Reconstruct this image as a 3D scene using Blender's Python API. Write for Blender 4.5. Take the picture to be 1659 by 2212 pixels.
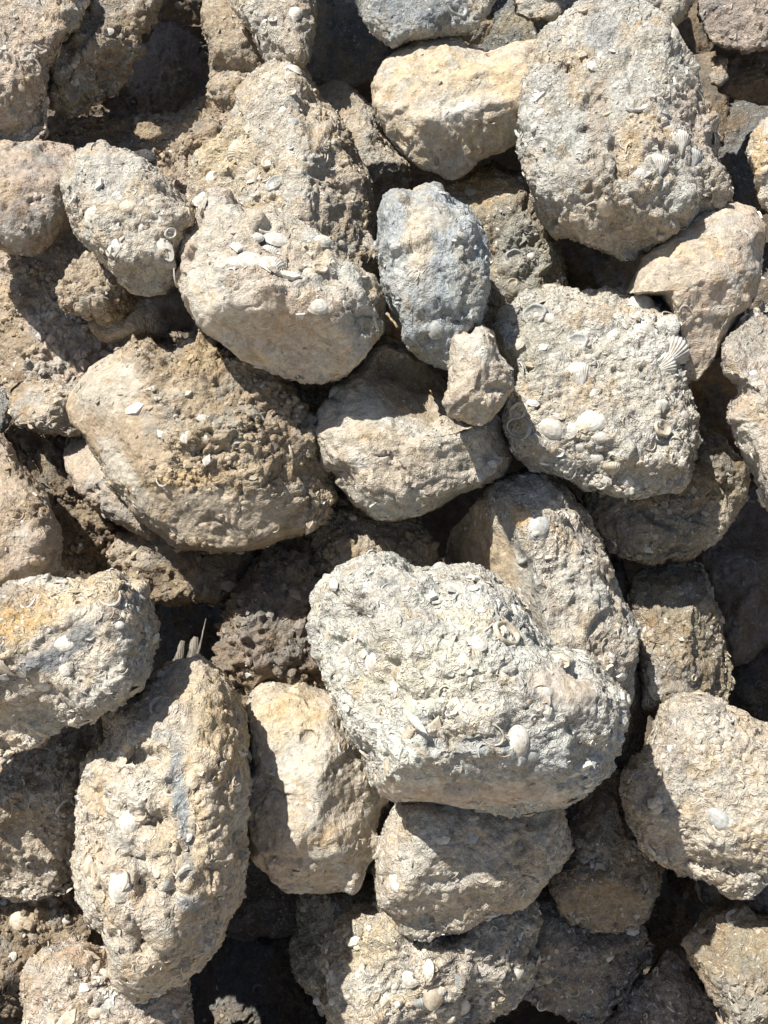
import bpy, math, random
import numpy as np
from mathutils import Vector, Matrix

for _o in list(bpy.data.objects): bpy.data.objects.remove(_o)
random.seed(7); RNG = np.random.default_rng(7)
S = bpy.context.scene
COL = S.collection

# ------------------------------------------------------------------ camera, sky, sun, exposure
PITCH = math.radians(35.0)
CAM = np.array([0.0, 0.0, 1.62])
TH = 0.438                                    # tan of half the horizontal view angle
DIST = 1.05                                   # camera to the face of the pile, metres
SLOPE = 0.27                                  # the pile leans away from the camera
RX = np.array([1.0, 0.0, 0.0])
UP = np.array([0.0, math.sin(PITCH), math.cos(PITCH)])
FW = np.array([0.0, math.cos(PITCH), -math.sin(PITCH)])
cam_d = bpy.data.cameras.new('camera'); cam = bpy.data.objects.new('camera', cam_d); COL.objects.link(cam)
cam.location = Vector(CAM); cam.rotation_euler = (math.radians(90) - PITCH, 0, 0)
cam_d.sensor_fit = 'HORIZONTAL'; cam_d.angle = 2 * math.atan(TH)
cam_d.clip_start = 0.02; cam_d.clip_end = 500
S.camera = cam

SUN_C = np.array([-0.42, 0.72, 0.56])          # towards the sun, in camera axes (right, up, back)
SUN_W = SUN_C[0] * RX + SUN_C[1] * UP - SUN_C[2] * FW
SUN_W /= np.linalg.norm(SUN_W)
sun_d = bpy.data.lights.new('sun', 'SUN'); sun = bpy.data.objects.new('sun', sun_d); COL.objects.link(sun)
sun_d.energy = 5.0; sun_d.angle = math.radians(0.53); sun_d.color = (1.0, 0.955, 0.88)
sun.rotation_euler = Vector(SUN_W).to_track_quat('Z', 'Y').to_euler(); sun.location = (0, 0, 6)
w = bpy.data.worlds.new('World'); S.world = w; w.use_nodes = True
nt = w.node_tree; bg = nt.nodes['Background']
sky = nt.nodes.new('ShaderNodeTexSky'); sky.sky_type = 'NISHITA'; sky.sun_disc = False
sky.sun_elevation = math.asin(SUN_W[2]); sky.sun_rotation = math.atan2(SUN_W[0], SUN_W[1])
sky.dust_density = 1.6
nt.links.new(sky.outputs[0], bg.inputs[0]); bg.inputs[1].default_value = 0.063
vs = S.view_settings; vs.view_transform = 'Standard'; vs.look = 'None'; vs.gamma = 1; vs.exposure = 0.80
vs.use_curve_mapping = False
S.cycles.max_bounces = 5; S.cycles.diffuse_bounces = 3; S.cycles.glossy_bounces = 1

# ------------------------------------------------------------------ numpy noise
_r = np.random.default_rng(11)
PERM = np.concatenate([_r.permutation(256)] * 3).astype(np.int32)
GR = _r.normal(size=(256, 3)).astype(np.float32); GR /= np.linalg.norm(GR, axis=1)[:, None]
CELL = _r.random((256, 3)).astype(np.float32)
CELB = _r.random((256, 4)).astype(np.float32)

def _hash(i):
    i = i & 255
    return PERM[PERM[PERM[i[:, 0]] + i[:, 1]] + i[:, 2]]

def perlin(P):
    P = P.astype(np.float32); fl = np.floor(P); ip = fl.astype(np.int32); f = P - fl
    u = f * f * f * (f * (f * 6 - 15) + 10)
    out = 0
    for dx in (0, 1):
        wx = u[:, 0] if dx else 1 - u[:, 0]
        for dy in (0, 1):
            wy = u[:, 1] if dy else 1 - u[:, 1]
            for dz in (0, 1):
                wz = u[:, 2] if dz else 1 - u[:, 2]
                o = np.array([dx, dy, dz], np.int32)
                g = GR[_hash(ip + o)]; d = f - o
                out = out + wx * wy * wz * (g * d).sum(1)
    return out * 1.6

def fbm(P, wl, octaves=3, gain=0.5):
    a = 1.0; s = 0; t = 0; q = P / wl
    for k in range(octaves):
        s = s + a * perlin(q + 17.3 * k); t += a; a *= gain; q = q * 2.03
    return s / t

def worley(P, wl):
    """distance to nearest feature point, second nearest, vector to nearest, four random values of that cell"""
    q = (P / wl).astype(np.float32); fl = np.floor(q); ip = fl.astype(np.int32); f = q - fl
    n = len(q); d1 = np.full(n, 9.0, np.float32); d2 = d1.copy(); h1 = np.zeros(n, np.int32); v1 = np.zeros((n, 3), np.float32)
    for dx in (-1, 0, 1):
        for dy in (-1, 0, 1):
            for dz in (-1, 0, 1):
                o = np.array([dx, dy, dz], np.int32)
                h = _hash(ip + o); v = f - (o + CELL[h]); d = np.sqrt((v * v).sum(1))
                m = d < d1
                d2 = np.where(m, d1, np.minimum(d2, d)); d1 = np.where(m, d, d1)
                h1 = np.where(m, h, h1); v1[m] = v[m]
    return d1, d2, v1, CELB[h1]

def sstep(a, b, x):
    t = np.clip((x - a) / (b - a), 0, 1); return t * t * (3 - 2 * t)

# ------------------------------------------------------------------ picture coordinates to places
def uv(px, py):
    return (np.asarray(px, float) - 829.5) / 829.5 * TH, -(np.asarray(py, float) - 1106) / 829.5 * TH

def plane_depth(u, v, level):
    return (DIST - level) / (1 - SLOPE * v)

def to_world(u, v, depth):
    u = np.asarray(u)[..., None]; v = np.asarray(v)[..., None]; d = np.asarray(depth)[..., None]
    return CAM + d * (FW + u * RX + v * UP)

def place(px, py, level):
    u, v = uv(px, py); return to_world(u, v, plane_depth(u, v, level))

PX = TH / 829.5 * DIST                         # metres to one traced unit on the face

# ------------------------------------------------------------------ materials
def N(nt, t, **kw):
    n = nt.nodes.new(t)
    for k, v in kw.items(): setattr(n, k, v)
    return n

def math_n(nt, op, a, b=None, c=None, clamp=False):
    n = nt.nodes.new('ShaderNodeMath'); n.operation = op; n.use_clamp = clamp
    for i, x in enumerate((a, b, c)):
        if x is None: continue
        if isinstance(x, (int, float)): n.inputs[i].default_value = x
        else: nt.links.new(x, n.inputs[i])
    return n.outputs[0]

def vmath(nt, op, a, b=None):
    n = nt.nodes.new('ShaderNodeVectorMath'); n.operation = op
    for i, x in enumerate((a, b)):
        if x is None: continue
        if isinstance(x, tuple): n.inputs[i].default_value = x
        else: nt.links.new(x, n.inputs[i])
    return n.outputs['Value'] if op in ('DOT_PRODUCT', 'LENGTH') else n.outputs[0]

def sm(nt, x, a, b):
    n = nt.nodes.new('ShaderNodeMapRange'); n.interpolation_type = 'SMOOTHSTEP'
    nt.links.new(x, n.inputs[0]); n.inputs[1].default_value = a; n.inputs[2].default_value = b
    return n.outputs[0]

def arcs(nt, vec, scale, r0=0.28, r1=0.28, wid=0.06):
    """edges of shells cut open by the surface: thin arcs round random centres"""
    v = N(nt, 'ShaderNodeTexVoronoi'); v.inputs['Scale'].default_value = scale
    nt.links.new(vec, v.inputs['Vector'])
    sc = vmath(nt, 'SCALE', vec); sc.node.inputs[3].default_value = scale
    ps = vmath(nt, 'SCALE', v.outputs['Position']); ps.node.inputs[3].default_value = scale
    d = vmath(nt, 'SUBTRACT', sc, ps)
    sep = N(nt, 'ShaderNodeSeparateColor'); nt.links.new(v.outputs['Color'], sep.inputs[0])
    rad = math_n(nt, 'MULTIPLY_ADD', sep.outputs[0], r1, r0)
    e = math_n(nt, 'ABSOLUTE', math_n(nt, 'SUBTRACT', v.outputs['Distance'], rad))
    ring = math_n(nt, 'SUBTRACT', 1.0, sm(nt, e, wid * 0.3, wid))
    rc = vmath(nt, 'SUBTRACT', v.outputs['Color'], (0.5, 0.5, 0.5))
    side = sm(nt, vmath(nt, 'DOT_PRODUCT', vmath(nt, 'NORMALIZE', d), vmath(nt, 'NORMALIZE', rc)), -0.1, 0.15)
    return math_n(nt, 'MULTIPLY', ring, side), sep.outputs[1], v.outputs['Distance']

_mats = {}
def rock_mat(style):
    """style = shelly | plain | crumbly"""
    if style in _mats: return _mats[style]
    m = bpy.data.materials.new({'shelly': 'shell_conglomerate', 'plain': 'dusty_limestone', 'crumbly': 'crumbly_earth_stone'}[style])
    m.use_nodes = True; nt = m.node_tree; L = nt.links.new; b = nt.nodes['Principled BSDF']
    b.inputs['Roughness'].default_value = 0.92; b.inputs['Specular IOR Level'].default_value = 0.25
    at = N(nt, 'ShaderNodeAttribute', attribute_name='Col'); mk = N(nt, 'ShaderNodeAttribute', attribute_name='Mask')
    sepm = N(nt, 'ShaderNodeSeparateColor'); L(mk.outputs['Color'], sepm.inputs[0]); shell_amt = sepm.outputs[0]; bump_amt = sepm.outputs[1]
    geo = N(nt, 'ShaderNodeNewGeometry')
    warp = N(nt, 'ShaderNodeTexNoise'); warp.inputs['Scale'].default_value = 55; warp.inputs['Detail'].default_value = 2; L(geo.outputs['Position'], warp.inputs['Vector'])
    wv = vmath(nt, 'SCALE', vmath(nt, 'SUBTRACT', warp.outputs['Color'], (0.5, 0.5, 0.5))); wv.node.inputs[3].default_value = 0.012
    P = vmath(nt, 'ADD', geo.outputs['Position'], wv)
    a1, t1, _ = arcs(nt, P, 80); a2, t2, _ = arcs(nt, P, 150, wid=0.08); a3, t3, _ = arcs(nt, P, 260, wid=0.12)
    grit = N(nt, 'ShaderNodeTexNoise'); grit.inputs['Scale'].default_value = 420; grit.inputs['Detail'].default_value = 3; grit.inputs['Roughness'].default_value = 0.7; L(geo.outputs['Position'], grit.inputs['Vector'])
    mid = N(nt, 'ShaderNodeTexNoise'); mid.inputs['Scale'].default_value = 170; mid.inputs['Detail'].default_value = 4; mid.inputs['Roughness'].default_value = 0.65; L(P, mid.inputs['Vector'])
    fl = N(nt, 'ShaderNodeTexVoronoi'); fl.inputs['Scale'].default_value = 240; fl.inputs['Randomness'].default_value = 1; L(P, fl.inputs['Vector'])
    fsep = N(nt, 'ShaderNodeSeparateColor'); L(fl.outputs['Color'], fsep.inputs[0])
    tone = N(nt, 'ShaderNodeTexVoronoi'); tone.inputs['Scale'].default_value = 140; L(P, tone.inputs['Vector'])
    tsep = N(nt, 'ShaderNodeSeparateColor'); L(tone.outputs['Color'], tsep.inputs[0])
    k = {'shelly': 1.0, 'plain': 0.35, 'crumbly': 0.45}[style]
    ka = math_n(nt, 'MULTIPLY', shell_amt, k)
    A = math_n(nt, 'MAXIMUM', a1, math_n(nt, 'MAXIMUM', math_n(nt, 'MULTIPLY', a2, 0.85), math_n(nt, 'MULTIPLY', a3, 0.6)))
    A = math_n(nt, 'MULTIPLY', A, ka)
    # colour: matrix tone varies grain by grain, shell edges paler, a few grains dark or white
    v1 = math_n(nt, 'MULTIPLY_ADD', grit.outputs[0], 1.1, 0.45)
    v2 = math_n(nt, 'MULTIPLY_ADD', mid.outputs[0], 0.9, 0.55)
    v3 = math_n(nt, 'MULTIPLY_ADD', tsep.outputs[0], 0.30, 0.85)
    v = math_n(nt, 'MULTIPLY', math_n(nt, 'MULTIPLY', v1, v2), v3)
    c0 = vmath(nt, 'SCALE', at.outputs['Color']); L(v, c0.node.inputs[3])
    mx = N(nt, 'ShaderNodeMix', data_type='RGBA'); L(c0, mx.inputs[6]); mx.inputs[7].default_value = (0.60, 0.575, 0.52, 1)
    L(math_n(nt, 'MULTIPLY', A, 0.55), mx.inputs[0])
    white = math_n(nt, 'MULTIPLY', math_n(nt, 'GREATER_THAN', fsep.outputs[0], 0.93), math_n(nt, 'SUBTRACT', 1.0, sm(nt, fl.outputs['Distance'], 0.3, 0.45)))
    mx2 = N(nt, 'ShaderNodeMix', data_type='RGBA'); L(mx.outputs[2], mx2.inputs[6]); mx2.inputs[7].default_value = (0.68, 0.66, 0.61, 1)
    L(math_n(nt, 'MULTIPLY', white, math_n(nt, 'MULTIPLY', ka, 0.8)), mx2.inputs[0])
    dark = math_n(nt, 'MULTIPLY', math_n(nt, 'GREATER_THAN', fsep.outputs[1], 0.955), math_n(nt, 'SUBTRACT', 1.0, sm(nt, fl.outputs['Distance'], 0.2, 0.4)))
    mx3 = N(nt, 'ShaderNodeMix', data_type='RGBA'); L(mx2.outputs[2], mx3.inputs[6]); mx3.inputs[7].default_value = (0.13, 0.12, 0.11, 1)
    L(math_n(nt, 'MULTIPLY', dark, 0.7), mx3.inputs[0])
    # chalky skin and rusty earth in small irregular patches
    pn = N(nt, 'ShaderNodeTexNoise'); pn.inputs['Scale'].default_value = 48; pn.inputs['Detail'].default_value = 7; pn.inputs['Roughness'].default_value = 0.72; pn.inputs['Distortion'].default_value = .6; L(geo.outputs['Position'], pn.inputs['Vector'])
    mx4 = N(nt, 'ShaderNodeMix', data_type='RGBA', blend_type='MIX'); L(mx3.outputs[2], mx4.inputs[6])
    chalk = vmath(nt, 'ADD', vmath(nt, 'SCALE', at.outputs['Color']), (.025, .028, .03)); chalk.node.inputs[0].links[0].from_node.inputs[3].default_value = 1.28
    L(chalk, mx4.inputs[7]); L(math_n(nt, 'MULTIPLY', sm(nt, pn.outputs[0], .55, .66), .65), mx4.inputs[0])
    mx5 = N(nt, 'ShaderNodeMix', data_type='RGBA'); L(mx4.outputs[2], mx5.inputs[6])
    rust = vmath(nt, 'MULTIPLY', at.outputs['Color'], (.86, .68, .46)); L(rust, mx5.inputs[7]); L(math_n(nt, 'MULTIPLY', math_n(nt, 'SUBTRACT', 1.0, sm(nt, pn.outputs[0], .36, .45)), .55), mx5.inputs[0])
    L(mx5.outputs[2], b.inputs['Base Color'])
    # relief
    h = math_n(nt, 'MULTIPLY', A, 0.0016)
    h = math_n(nt, 'MULTIPLY_ADD', mid.outputs[0], {'shelly': 0.0044, 'plain': 0.0040, 'crumbly': 0.0052}[style], h)
    h = math_n(nt, 'MULTIPLY_ADD', grit.outputs[0], {'shelly': 0.0020, 'plain': 0.0021, 'crumbly': 0.0022}[style], h)
    h = math_n(nt, 'MULTIPLY_ADD', fl.outputs['Distance'], {'shelly': -0.0010, 'plain': -0.0003, 'crumbly': -0.0016}[style], h)
    h = math_n(nt, 'MULTIPLY', h, bump_amt)
    bp = N(nt, 'ShaderNodeBump'); bp.inputs['Strength'].default_value = 1.0; bp.inputs['Distance'].default_value = 1.0
    L(h, bp.inputs['Height']); L(bp.outputs[0], b.inputs['Normal'])
    _mats[style] = m; return m

def chip_mat():
    if 'chip' in _mats: return _mats['chip']
    m = bpy.data.materials.new('shell_chips'); m.use_nodes = True; nt = m.node_tree; b = nt.nodes['Principled BSDF']
    b.inputs['Roughness'].default_value = 0.75; b.inputs['Specular IOR Level'].default_value = 0.3
    at = N(nt, 'ShaderNodeAttribute', attribute_name='Col'); geo = N(nt, 'ShaderNodeNewGeometry')
    g = N(nt, 'ShaderNodeTexNoise'); g.inputs['Scale'].default_value = 350; g.inputs['Detail'].default_value = 3; nt.links.new(geo.outputs['Position'], g.inputs['Vector'])
    c0 = vmath(nt, 'SCALE', at.outputs['Color']); nt.links.new(math_n(nt, 'MULTIPLY_ADD', g.outputs[0], 0.7, 0.65), c0.node.inputs[3])
    nt.links.new(c0, b.inputs['Base Color'])
    bp = N(nt, 'ShaderNodeBump'); bp.inputs['Distance'].default_value = 0.0008; nt.links.new(g.outputs[0], bp.inputs['Height']); nt.links.new(bp.outputs[0], b.inputs['Normal'])
    _mats['chip'] = m; return m

def shell_mat(kind, col, rough=0.6):
    m = bpy.data.materials.new(kind); m.use_nodes = True; nt = m.node_tree; b = nt.nodes['Principled BSDF']
    b.inputs['Roughness'].default_value = rough
    tc = N(nt, 'ShaderNodeTexCoord')
    g = N(nt, 'ShaderNodeTexNoise'); g.inputs['Scale'].default_value = 2.2; g.inputs['Detail'].default_value = 5; g.inputs['Roughness'].default_value = .65; nt.links.new(tc.outputs['Object'], g.inputs['Vector'])
    rp = N(nt, 'ShaderNodeValToRGB'); nt.links.new(g.outputs[0], rp.inputs[0])
    rp.color_ramp.elements[0].position = 0.32; rp.color_ramp.elements[0].color = (col[0] * .55, col[1] * .5, col[2] * .42, 1)
    rp.color_ramp.elements[1].position = 0.58; rp.color_ramp.elements[1].color = (*col, 1)
    nt.links.new(rp.outputs[0], b.inputs['Base Color'])
    bp = N(nt, 'ShaderNodeBump'); bp.inputs['Distance'].default_value = 0.001; bp.inputs['Strength'].default_value = .6; nt.links.new(g.outputs[0], bp.inputs['Height']); nt.links.new(bp.outputs[0], b.inputs['Normal'])
    return m

# ------------------------------------------------------------------ mesh helpers
def mesh_from(name, V, F4=None, F3=None, mat=None, cols=None, mask=None, smooth=True):
    me = bpy.data.meshes.new(name)
    F4 = np.zeros((0, 4), int) if F4 is None else F4; F3 = np.zeros((0, 3), int) if F3 is None else F3
    nl = 4 * len(F4) + 3 * len(F3)
    me.vertices.add(len(V)); me.vertices.foreach_set('co', np.asarray(V, np.float32).ravel())
    me.loops.add(nl); me.polygons.add(len(F4) + len(F3))
    me.loops.foreach_set('vertex_index', np.concatenate([F4.ravel(), F3.ravel()]).astype(np.int32))
    st = np.concatenate([np.arange(len(F4)) * 4, 4 * len(F4) + np.arange(len(F3)) * 3]).astype(np.int32)
    me.polygons.foreach_set('loop_start', st)
    me.polygons.foreach_set('use_smooth', np.full(len(st), smooth))
    me.update(calc_edges=True)
    for nm, c in (('Col', cols), ('Mask', mask)):
        if c is not None:
            a = me.color_attributes.new(nm, 'FLOAT_COLOR', 'POINT')
            a.data.foreach_set('color', np.concatenate([c, np.ones((len(c), 1))], 1).astype(np.float32).ravel())
    if mat: me.materials.append(mat)
    return me

def vnormals(V, F4, F3):
    n = np.zeros_like(V)
    a = np.cross(V[F4[:, 2]] - V[F4[:, 0]], V[F4[:, 3]] - V[F4[:, 1]])
    for k in range(4):
        for c in range(3): n[:, c] += np.bincount(F4[:, k], a[:, c], len(V))
    if len(F3):
        a = np.cross(V[F3[:, 1]] - V[F3[:, 0]], V[F3[:, 2]] - V[F3[:, 0]])
        for k in range(3):
            for c in range(3): n[:, c] += np.bincount(F3[:, k], a[:, c], len(V))
    return n / np.maximum(np.linalg.norm(n, axis=1), 1e-12)[:, None]

_grid = {}
def topo(n):
    """front cap: n x n grid mapped to a disc; back: rings to the pole. returns dir coords (rad 0..1, theta), faces"""
    if n in _grid: return _grid[n]
    g = np.linspace(-1, 1, n); a, b = np.meshgrid(g, g, indexing='xy'); a = a.ravel(); b = b.ravel()
    r = np.maximum(np.abs(a), np.abs(b)); th = np.zeros_like(r)
    m = np.abs(a) > np.abs(b)
    th[m] = (math.pi / 4) * b[m] / a[m] + np.where(a[m] < 0, math.pi, 0)
    mm = (~m) & (r > 0)
    th[mm] = math.pi / 2 - (math.pi / 4) * a[mm] / b[mm] + np.where(b[mm] < 0, math.pi, 0)
    i = np.arange(n * n).reshape(n, n)
    F4 = np.stack([i[:-1, :-1], i[:-1, 1:], i[1:, 1:], i[1:, :-1]], -1).reshape(-1, 4)
    ring = np.concatenate([i[0, :-1], i[:-1, -1], i[-1, :0:-1], i[:0:-1, 0]])   # counter-clockwise
    nb = 9; R = [r]; T = [th]; prev = ring; nxt = n * n; quads = []
    for k in range(1, nb):
        R.append(np.full(len(ring), 1 + k / nb)); T.append(th[ring])
        cur = np.arange(nxt, nxt + len(ring)); nxt += len(ring)
        quads.append(np.stack([prev, cur, np.roll(cur, -1), np.roll(prev, -1)], -1)); prev = cur
    R.append(np.array([2.0])); T.append(np.array([0.0]))
    F3 = np.stack([np.roll(prev, -1), prev, np.full(len(prev), nxt)], -1)
    F4 = np.concatenate([F4] + quads)
    out = (np.concatenate(R), np.concatenate(T), F4, F3)
    _grid[n] = out; return out

def outline_radius(pts, cx, cy, smooth=.6):
    """radius of a traced outline in every direction round (cx, cy), 1 degree steps / 2"""
    K = 720; ang = np.arange(K) * 2 * math.pi / K
    dx = np.cos(ang); dy = np.sin(ang); out = np.zeros(K)
    P = np.array(pts, float); Q = np.roll(P, -1, 0)
    for (x0, y0), (x1, y1) in zip(P, Q):
        ex, ey = x1 - x0, y1 - y0; det = dx * (-ey) + dy * ex
        ok = np.abs(det) > 1e-9; d = np.where(ok, det, 1)
        t = ((x0 - cx) * (-ey) + (y0 - cy) * ex) / d
        s = (dx * (y0 - cy) - dy * (x0 - cx)) / d
        hit = ok & (t > 0) & (s >= -1e-6) & (s <= 1 + 1e-6)
        out = np.where(hit, np.maximum(out, t), out)
    bad = out <= 0
    if bad.any(): out[bad] = np.interp(ang[bad], ang[~bad], out[~bad], period=2 * math.pi)
    if smooth:
        k = np.exp(-0.5 * (np.arange(-8, 9) / (smooth * 2)) ** 2); k /= k.sum()
        out = np.convolve(np.concatenate([out[-8:], out, out[:8]]), k, 'valid')
    return ang, out

def centroid(P):
    P = np.array(P, float); Q = np.roll(P, -1, 0); c = P[:, 0] * Q[:, 1] - Q[:, 0] * P[:, 1]
    A = c.sum() / 2; return ((P[:, 0] + Q[:, 0]) * c).sum() / (6 * A), ((P[:, 1] + Q[:, 1]) * c).sum() / (6 * A), abs(A)

# ------------------------------------------------------------------ stones
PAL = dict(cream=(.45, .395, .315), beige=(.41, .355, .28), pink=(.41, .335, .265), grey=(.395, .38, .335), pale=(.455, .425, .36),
           blue=(.275, .30, .31), slate=(.12, .13, .135), ochre=(.44, .30, .14), brown=(.29, .228, .155), umber=(.17, .13, .09),  # slate, umber, mauve darkened: gap shade put into the base colours
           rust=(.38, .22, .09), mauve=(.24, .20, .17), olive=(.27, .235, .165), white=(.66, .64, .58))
ALL = []

class Stone: pass

def stone(label, outline, z, hf=None, hb=None, style='shelly', base='beige', two=None, shell=0.6, facets=(), rnd=3, bumps=(), tints=(),
          rough=1.0, clod=0.0, pits=0.3, chips=1.0, white=0.25, shells=0, p=3.2, smooths=(), tilt=(0, 0), centre=None, seed=None, name='rock', cat='rock', csize=1.0, ssize=1.0,
          group='pale stones of the pile', res=1.18, kind=None, spots=()):
    pts = [tuple(float(a) for a in q.split(',')) for q in outline.split()]
    cx, cy, area = centroid(pts)
    z = z * 1.3 - (.06 if group.startswith('dark stones') else 0)
    if centre: cx, cy = centre
    sd = seed if seed is not None else sum(ord(c) * (i + 3) for i, c in enumerate(label)) % 9973
    rg = np.random.default_rng(sd)
    ang, rad = outline_radius(pts, cx, cy)
    rm = math.sqrt(area / math.pi) * PX
    minr = rad.min() * PX
    hf = hf if hf is not None else min(rm, minr * 1.5) * 0.62
    hb = hb if hb is not None else rm * 0.75
    diam = 2 * math.sqrt(area / math.pi) * 768 / 1659
    n = int(max(24, min(330, diam * 1.25 / res)))
    if n % 2 == 0: n += 1
    R, T, F4, F3 = topo(n)
    phi_m = math.radians(108)
    phi = np.where(R <= 1, R * phi_m, phi_m + (R - 1) * (math.pi - phi_m))
    rho = np.sin(phi); z_ = np.cos(phi)
    s = 1 / (np.abs(rho) ** p + np.abs(z_) ** p) ** (1 / p); rho = np.clip(rho * s, 0, None); z_ = z_ * s
    Rt = np.interp(-T % (2 * math.pi), ang, rad, period=2 * math.pi)     # picture y runs down, T counter-clockwise upward
    px = cx + np.cos(T) * Rt * rho; py = cy - np.sin(T) * Rt * rho
    X = (px - cx) * PX; Y = -(py - cy) * PX
    h = np.where(z_ > 0, z_ * hf, z_ * hb)
    planes = []
    for f in facets:
        fx, fy, fh, gx, gy = f
        planes.append(fh * hf + 1.1 * gx * (X - (fx - cx) * PX) + 1.1 * gy * (Y + (fy - cy) * PX))
    for _ in range(rnd):
        a = rg.uniform(0, 6.283); g = rg.uniform(0.35, 1.1); d0 = rg.uniform(.15, .6) * rm; H0 = hf * rg.uniform(.82, 1.02)
        planes.append(H0 - g * (X * math.cos(a) + Y * math.sin(a) - d0))
    if planes:
        k = 0.022 * hf
        st = np.stack([h] + planes); mn = st.min(0)
        hs = mn - k * np.log(np.exp(-(st - mn) / k).sum(0))
        wgt = sstep(-0.15, 0.35, z_); lo = np.where(z_ > 0, np.maximum(hs, -0.18 * hb), h)
        h = h * (1 - wgt) + lo * wgt
    for b in bumps:
        if len(b) == 4: bx, by, br, bh = b; rx = ry = br; ba = 0
        else: bx, by, rx, ry, ba, bh = b
        ca, sa = math.cos(math.radians(ba)), math.sin(math.radians(ba)); ddx = px - bx; ddy = py - by
        e = ((ddx * ca + ddy * sa) / rx) ** 2 + ((-ddx * sa + ddy * ca) / ry) ** 2
        h = h + bh * np.exp(-e) * (z_ > -.1)
    u, v = uv(px, py)
    level = z + tilt[0] * X + tilt[1] * Y
    depth = plane_depth(u, v, level) - h
    W = to_world(u, v, depth)
    uc, vc = uv(cx, cy); C0 = to_world(uc, vc, plane_depth(uc, vc, z))
    V = (W - C0)
    nrm = vnormals(V, F4, F3)
    if (nrm[(n * n) // 2] @ FW) > 0: F4 = F4[:, ::-1]; F3 = F3[:, ::-1]; nrm = -nrm
    Q = V + rg.uniform(-40, 40, 3)
    ax = rg.normal(size=3); ax /= np.linalg.norm(ax)
    big = fbm(Q, 0.11, 3); med = fbm(Q + 5, 0.035, 3, .55)
    wq = Q + 0.006 * np.stack([fbm(Q + 3.1, .03, 2), fbm(Q + 7.7, .03, 2), fbm(Q + 12.2, .03, 2)], 1)
    fine = fbm(wq, 0.0085, 2, .7); fin2 = fbm(wq + 4.4, 0.0045, 2, .6)
    amp = min(1.0, rm / 0.09)
    shl = np.full(len(V), float(shell)); rgh = np.full(len(V), float(rough)); nz = fbm(Q + 33, 0.025, 3)
    worn = sstep(.05, .4, fbm(Q + 123, .06, 3)); shl *= 1 - .65 * worn                 # worn dusty skin between fresh shelly breaks
    for (tx, ty, rx, ry, ta) in smooths:
        ca, sa = math.cos(math.radians(ta)), math.sin(math.radians(ta)); ddx = px - tx; ddy = py - ty
        e = ((ddx * ca + ddy * sa) / rx) ** 2 + ((-ddx * sa + ddy * ca) / ry) ** 2
        m = sstep(1.25, .8, np.sqrt(e) + nz * .35); shl *= 1 - .9 * m; rgh *= 1 - .6 * m
    crease = np.abs(fbm(Q + 61, 0.085, 3, .5)); crease2 = np.abs(fbm(Q + 81, 0.04, 3, .55))
    pk = (.45 if style == 'plain' else .7)
    disp = big * 0.008 * amp + med * 0.0032 * (amp * .6 + .4) * rgh - ((crease - .16) * 0.013 * amp + (crease2 - .17) * 0.0075) * pk * rgh
    # broken faces: each patch of surface is a slightly tilted plane of its own
    e1, e2, vL, cL = worley(Q + 0.010 * np.stack([fbm(Q + 13.1, .05, 2), fbm(Q + 17.7, .05, 2), fbm(Q + 11.2, .05, 2)], 1), 0.048)
    dL = cL[:, 1:4] - .5; dL = dL / np.linalg.norm(dL, axis=1)[:, None]
    disp += (vL * dL).sum(1) * 0.048 * .24 * amp * rgh * (.75 + .5 * (cL[:, 0] > .5)) * sstep(-.02, .26, e2 - e1)
    disp = disp * (.45 + .55 * sstep(.08, .5, np.abs(z_)))
    p1, _, _, pc = worley(wq + 2.2, 0.013); pit = (pc[:, 2] > .62) * sstep(.34, .14, p1) * (.4 + pc[:, 3])
    disp -= pit * 0.0032 * rgh
    if style == 'plain':
        disp += fine * 0.0022 * rgh + fin2 * 0.0014 * rgh
    else:
        d1, d2, vv, cr = worley(wq, 0.0088)
        # cut-open shells: arcs standing proud, flakes tilted cell by cell
        rr = .26 + .28 * cr[:, 0]; dirv = cr[:, 1:4] - .5
        cs = (vv * dirv).sum(1) / (np.linalg.norm(dirv, axis=1) * np.maximum(d1, 1e-3))
        arc = np.exp(-((d1 - rr) / .11) ** 2) * sstep(-.1, .2, cs)
        flake = (vv * dirv).sum(1) * 2.2
        disp += shl * rgh * (arc * 0.0011 + flake * 0.0013 + (cr[:, 0] - .5) * 0.0009)
        disp += (fine * 0.0026 + fin2 * 0.0018) * rgh
    rid = np.abs(fbm(Q + 31, 0.06, 3))
    disp -= sstep(.035, .0, rid) * sstep(-.1, .2, big) * 0.0035 * rgh * amp
    pm = sstep(.18, .5, fbm(Q + 21, 0.03, 2)) * pits
    disp -= pm * 0.007
    if clod > 0:
        c1, _, _, ccr = worley(wq, 0.0085); c2, _, _, _ = worley(wq + 3, 0.0048)
        cm = sstep(-.28, .12, fbm(Q + 9, 0.055, 2)) if clod < 1.5 else 1.0
        disp += cm * (np.clip(rgh / rough, .4, 1) - .4) / .6 * min(clod, 1.6) * ((1 - np.clip(c1 * 1.35, 0, 1) ** 2) * (0.3 + ccr[:, 0]) * 0.0075 + (1 - np.clip(c2 * 1.3, 0, 1) ** 2) * 0.0028)
    V = V + nrm * disp[:, None]
    # colour
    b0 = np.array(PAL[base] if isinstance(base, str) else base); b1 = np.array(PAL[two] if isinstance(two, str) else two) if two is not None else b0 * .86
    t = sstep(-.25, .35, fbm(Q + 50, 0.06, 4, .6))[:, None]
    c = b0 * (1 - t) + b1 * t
    och = sstep(.10, .28, fbm(Q + 70, 0.04, 4, .65))[:, None] * .42; c = c * (1 - och) + och * (np.array([.45, .34, .20]) * b0.mean() / .36)
    gre = sstep(.08, .26, fbm(Q + 90, 0.045, 4, .65))[:, None] * .5; c = c * (1 - gre) + gre * (np.array([.36, .365, .34]) * b0.mean() / .36)
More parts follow.
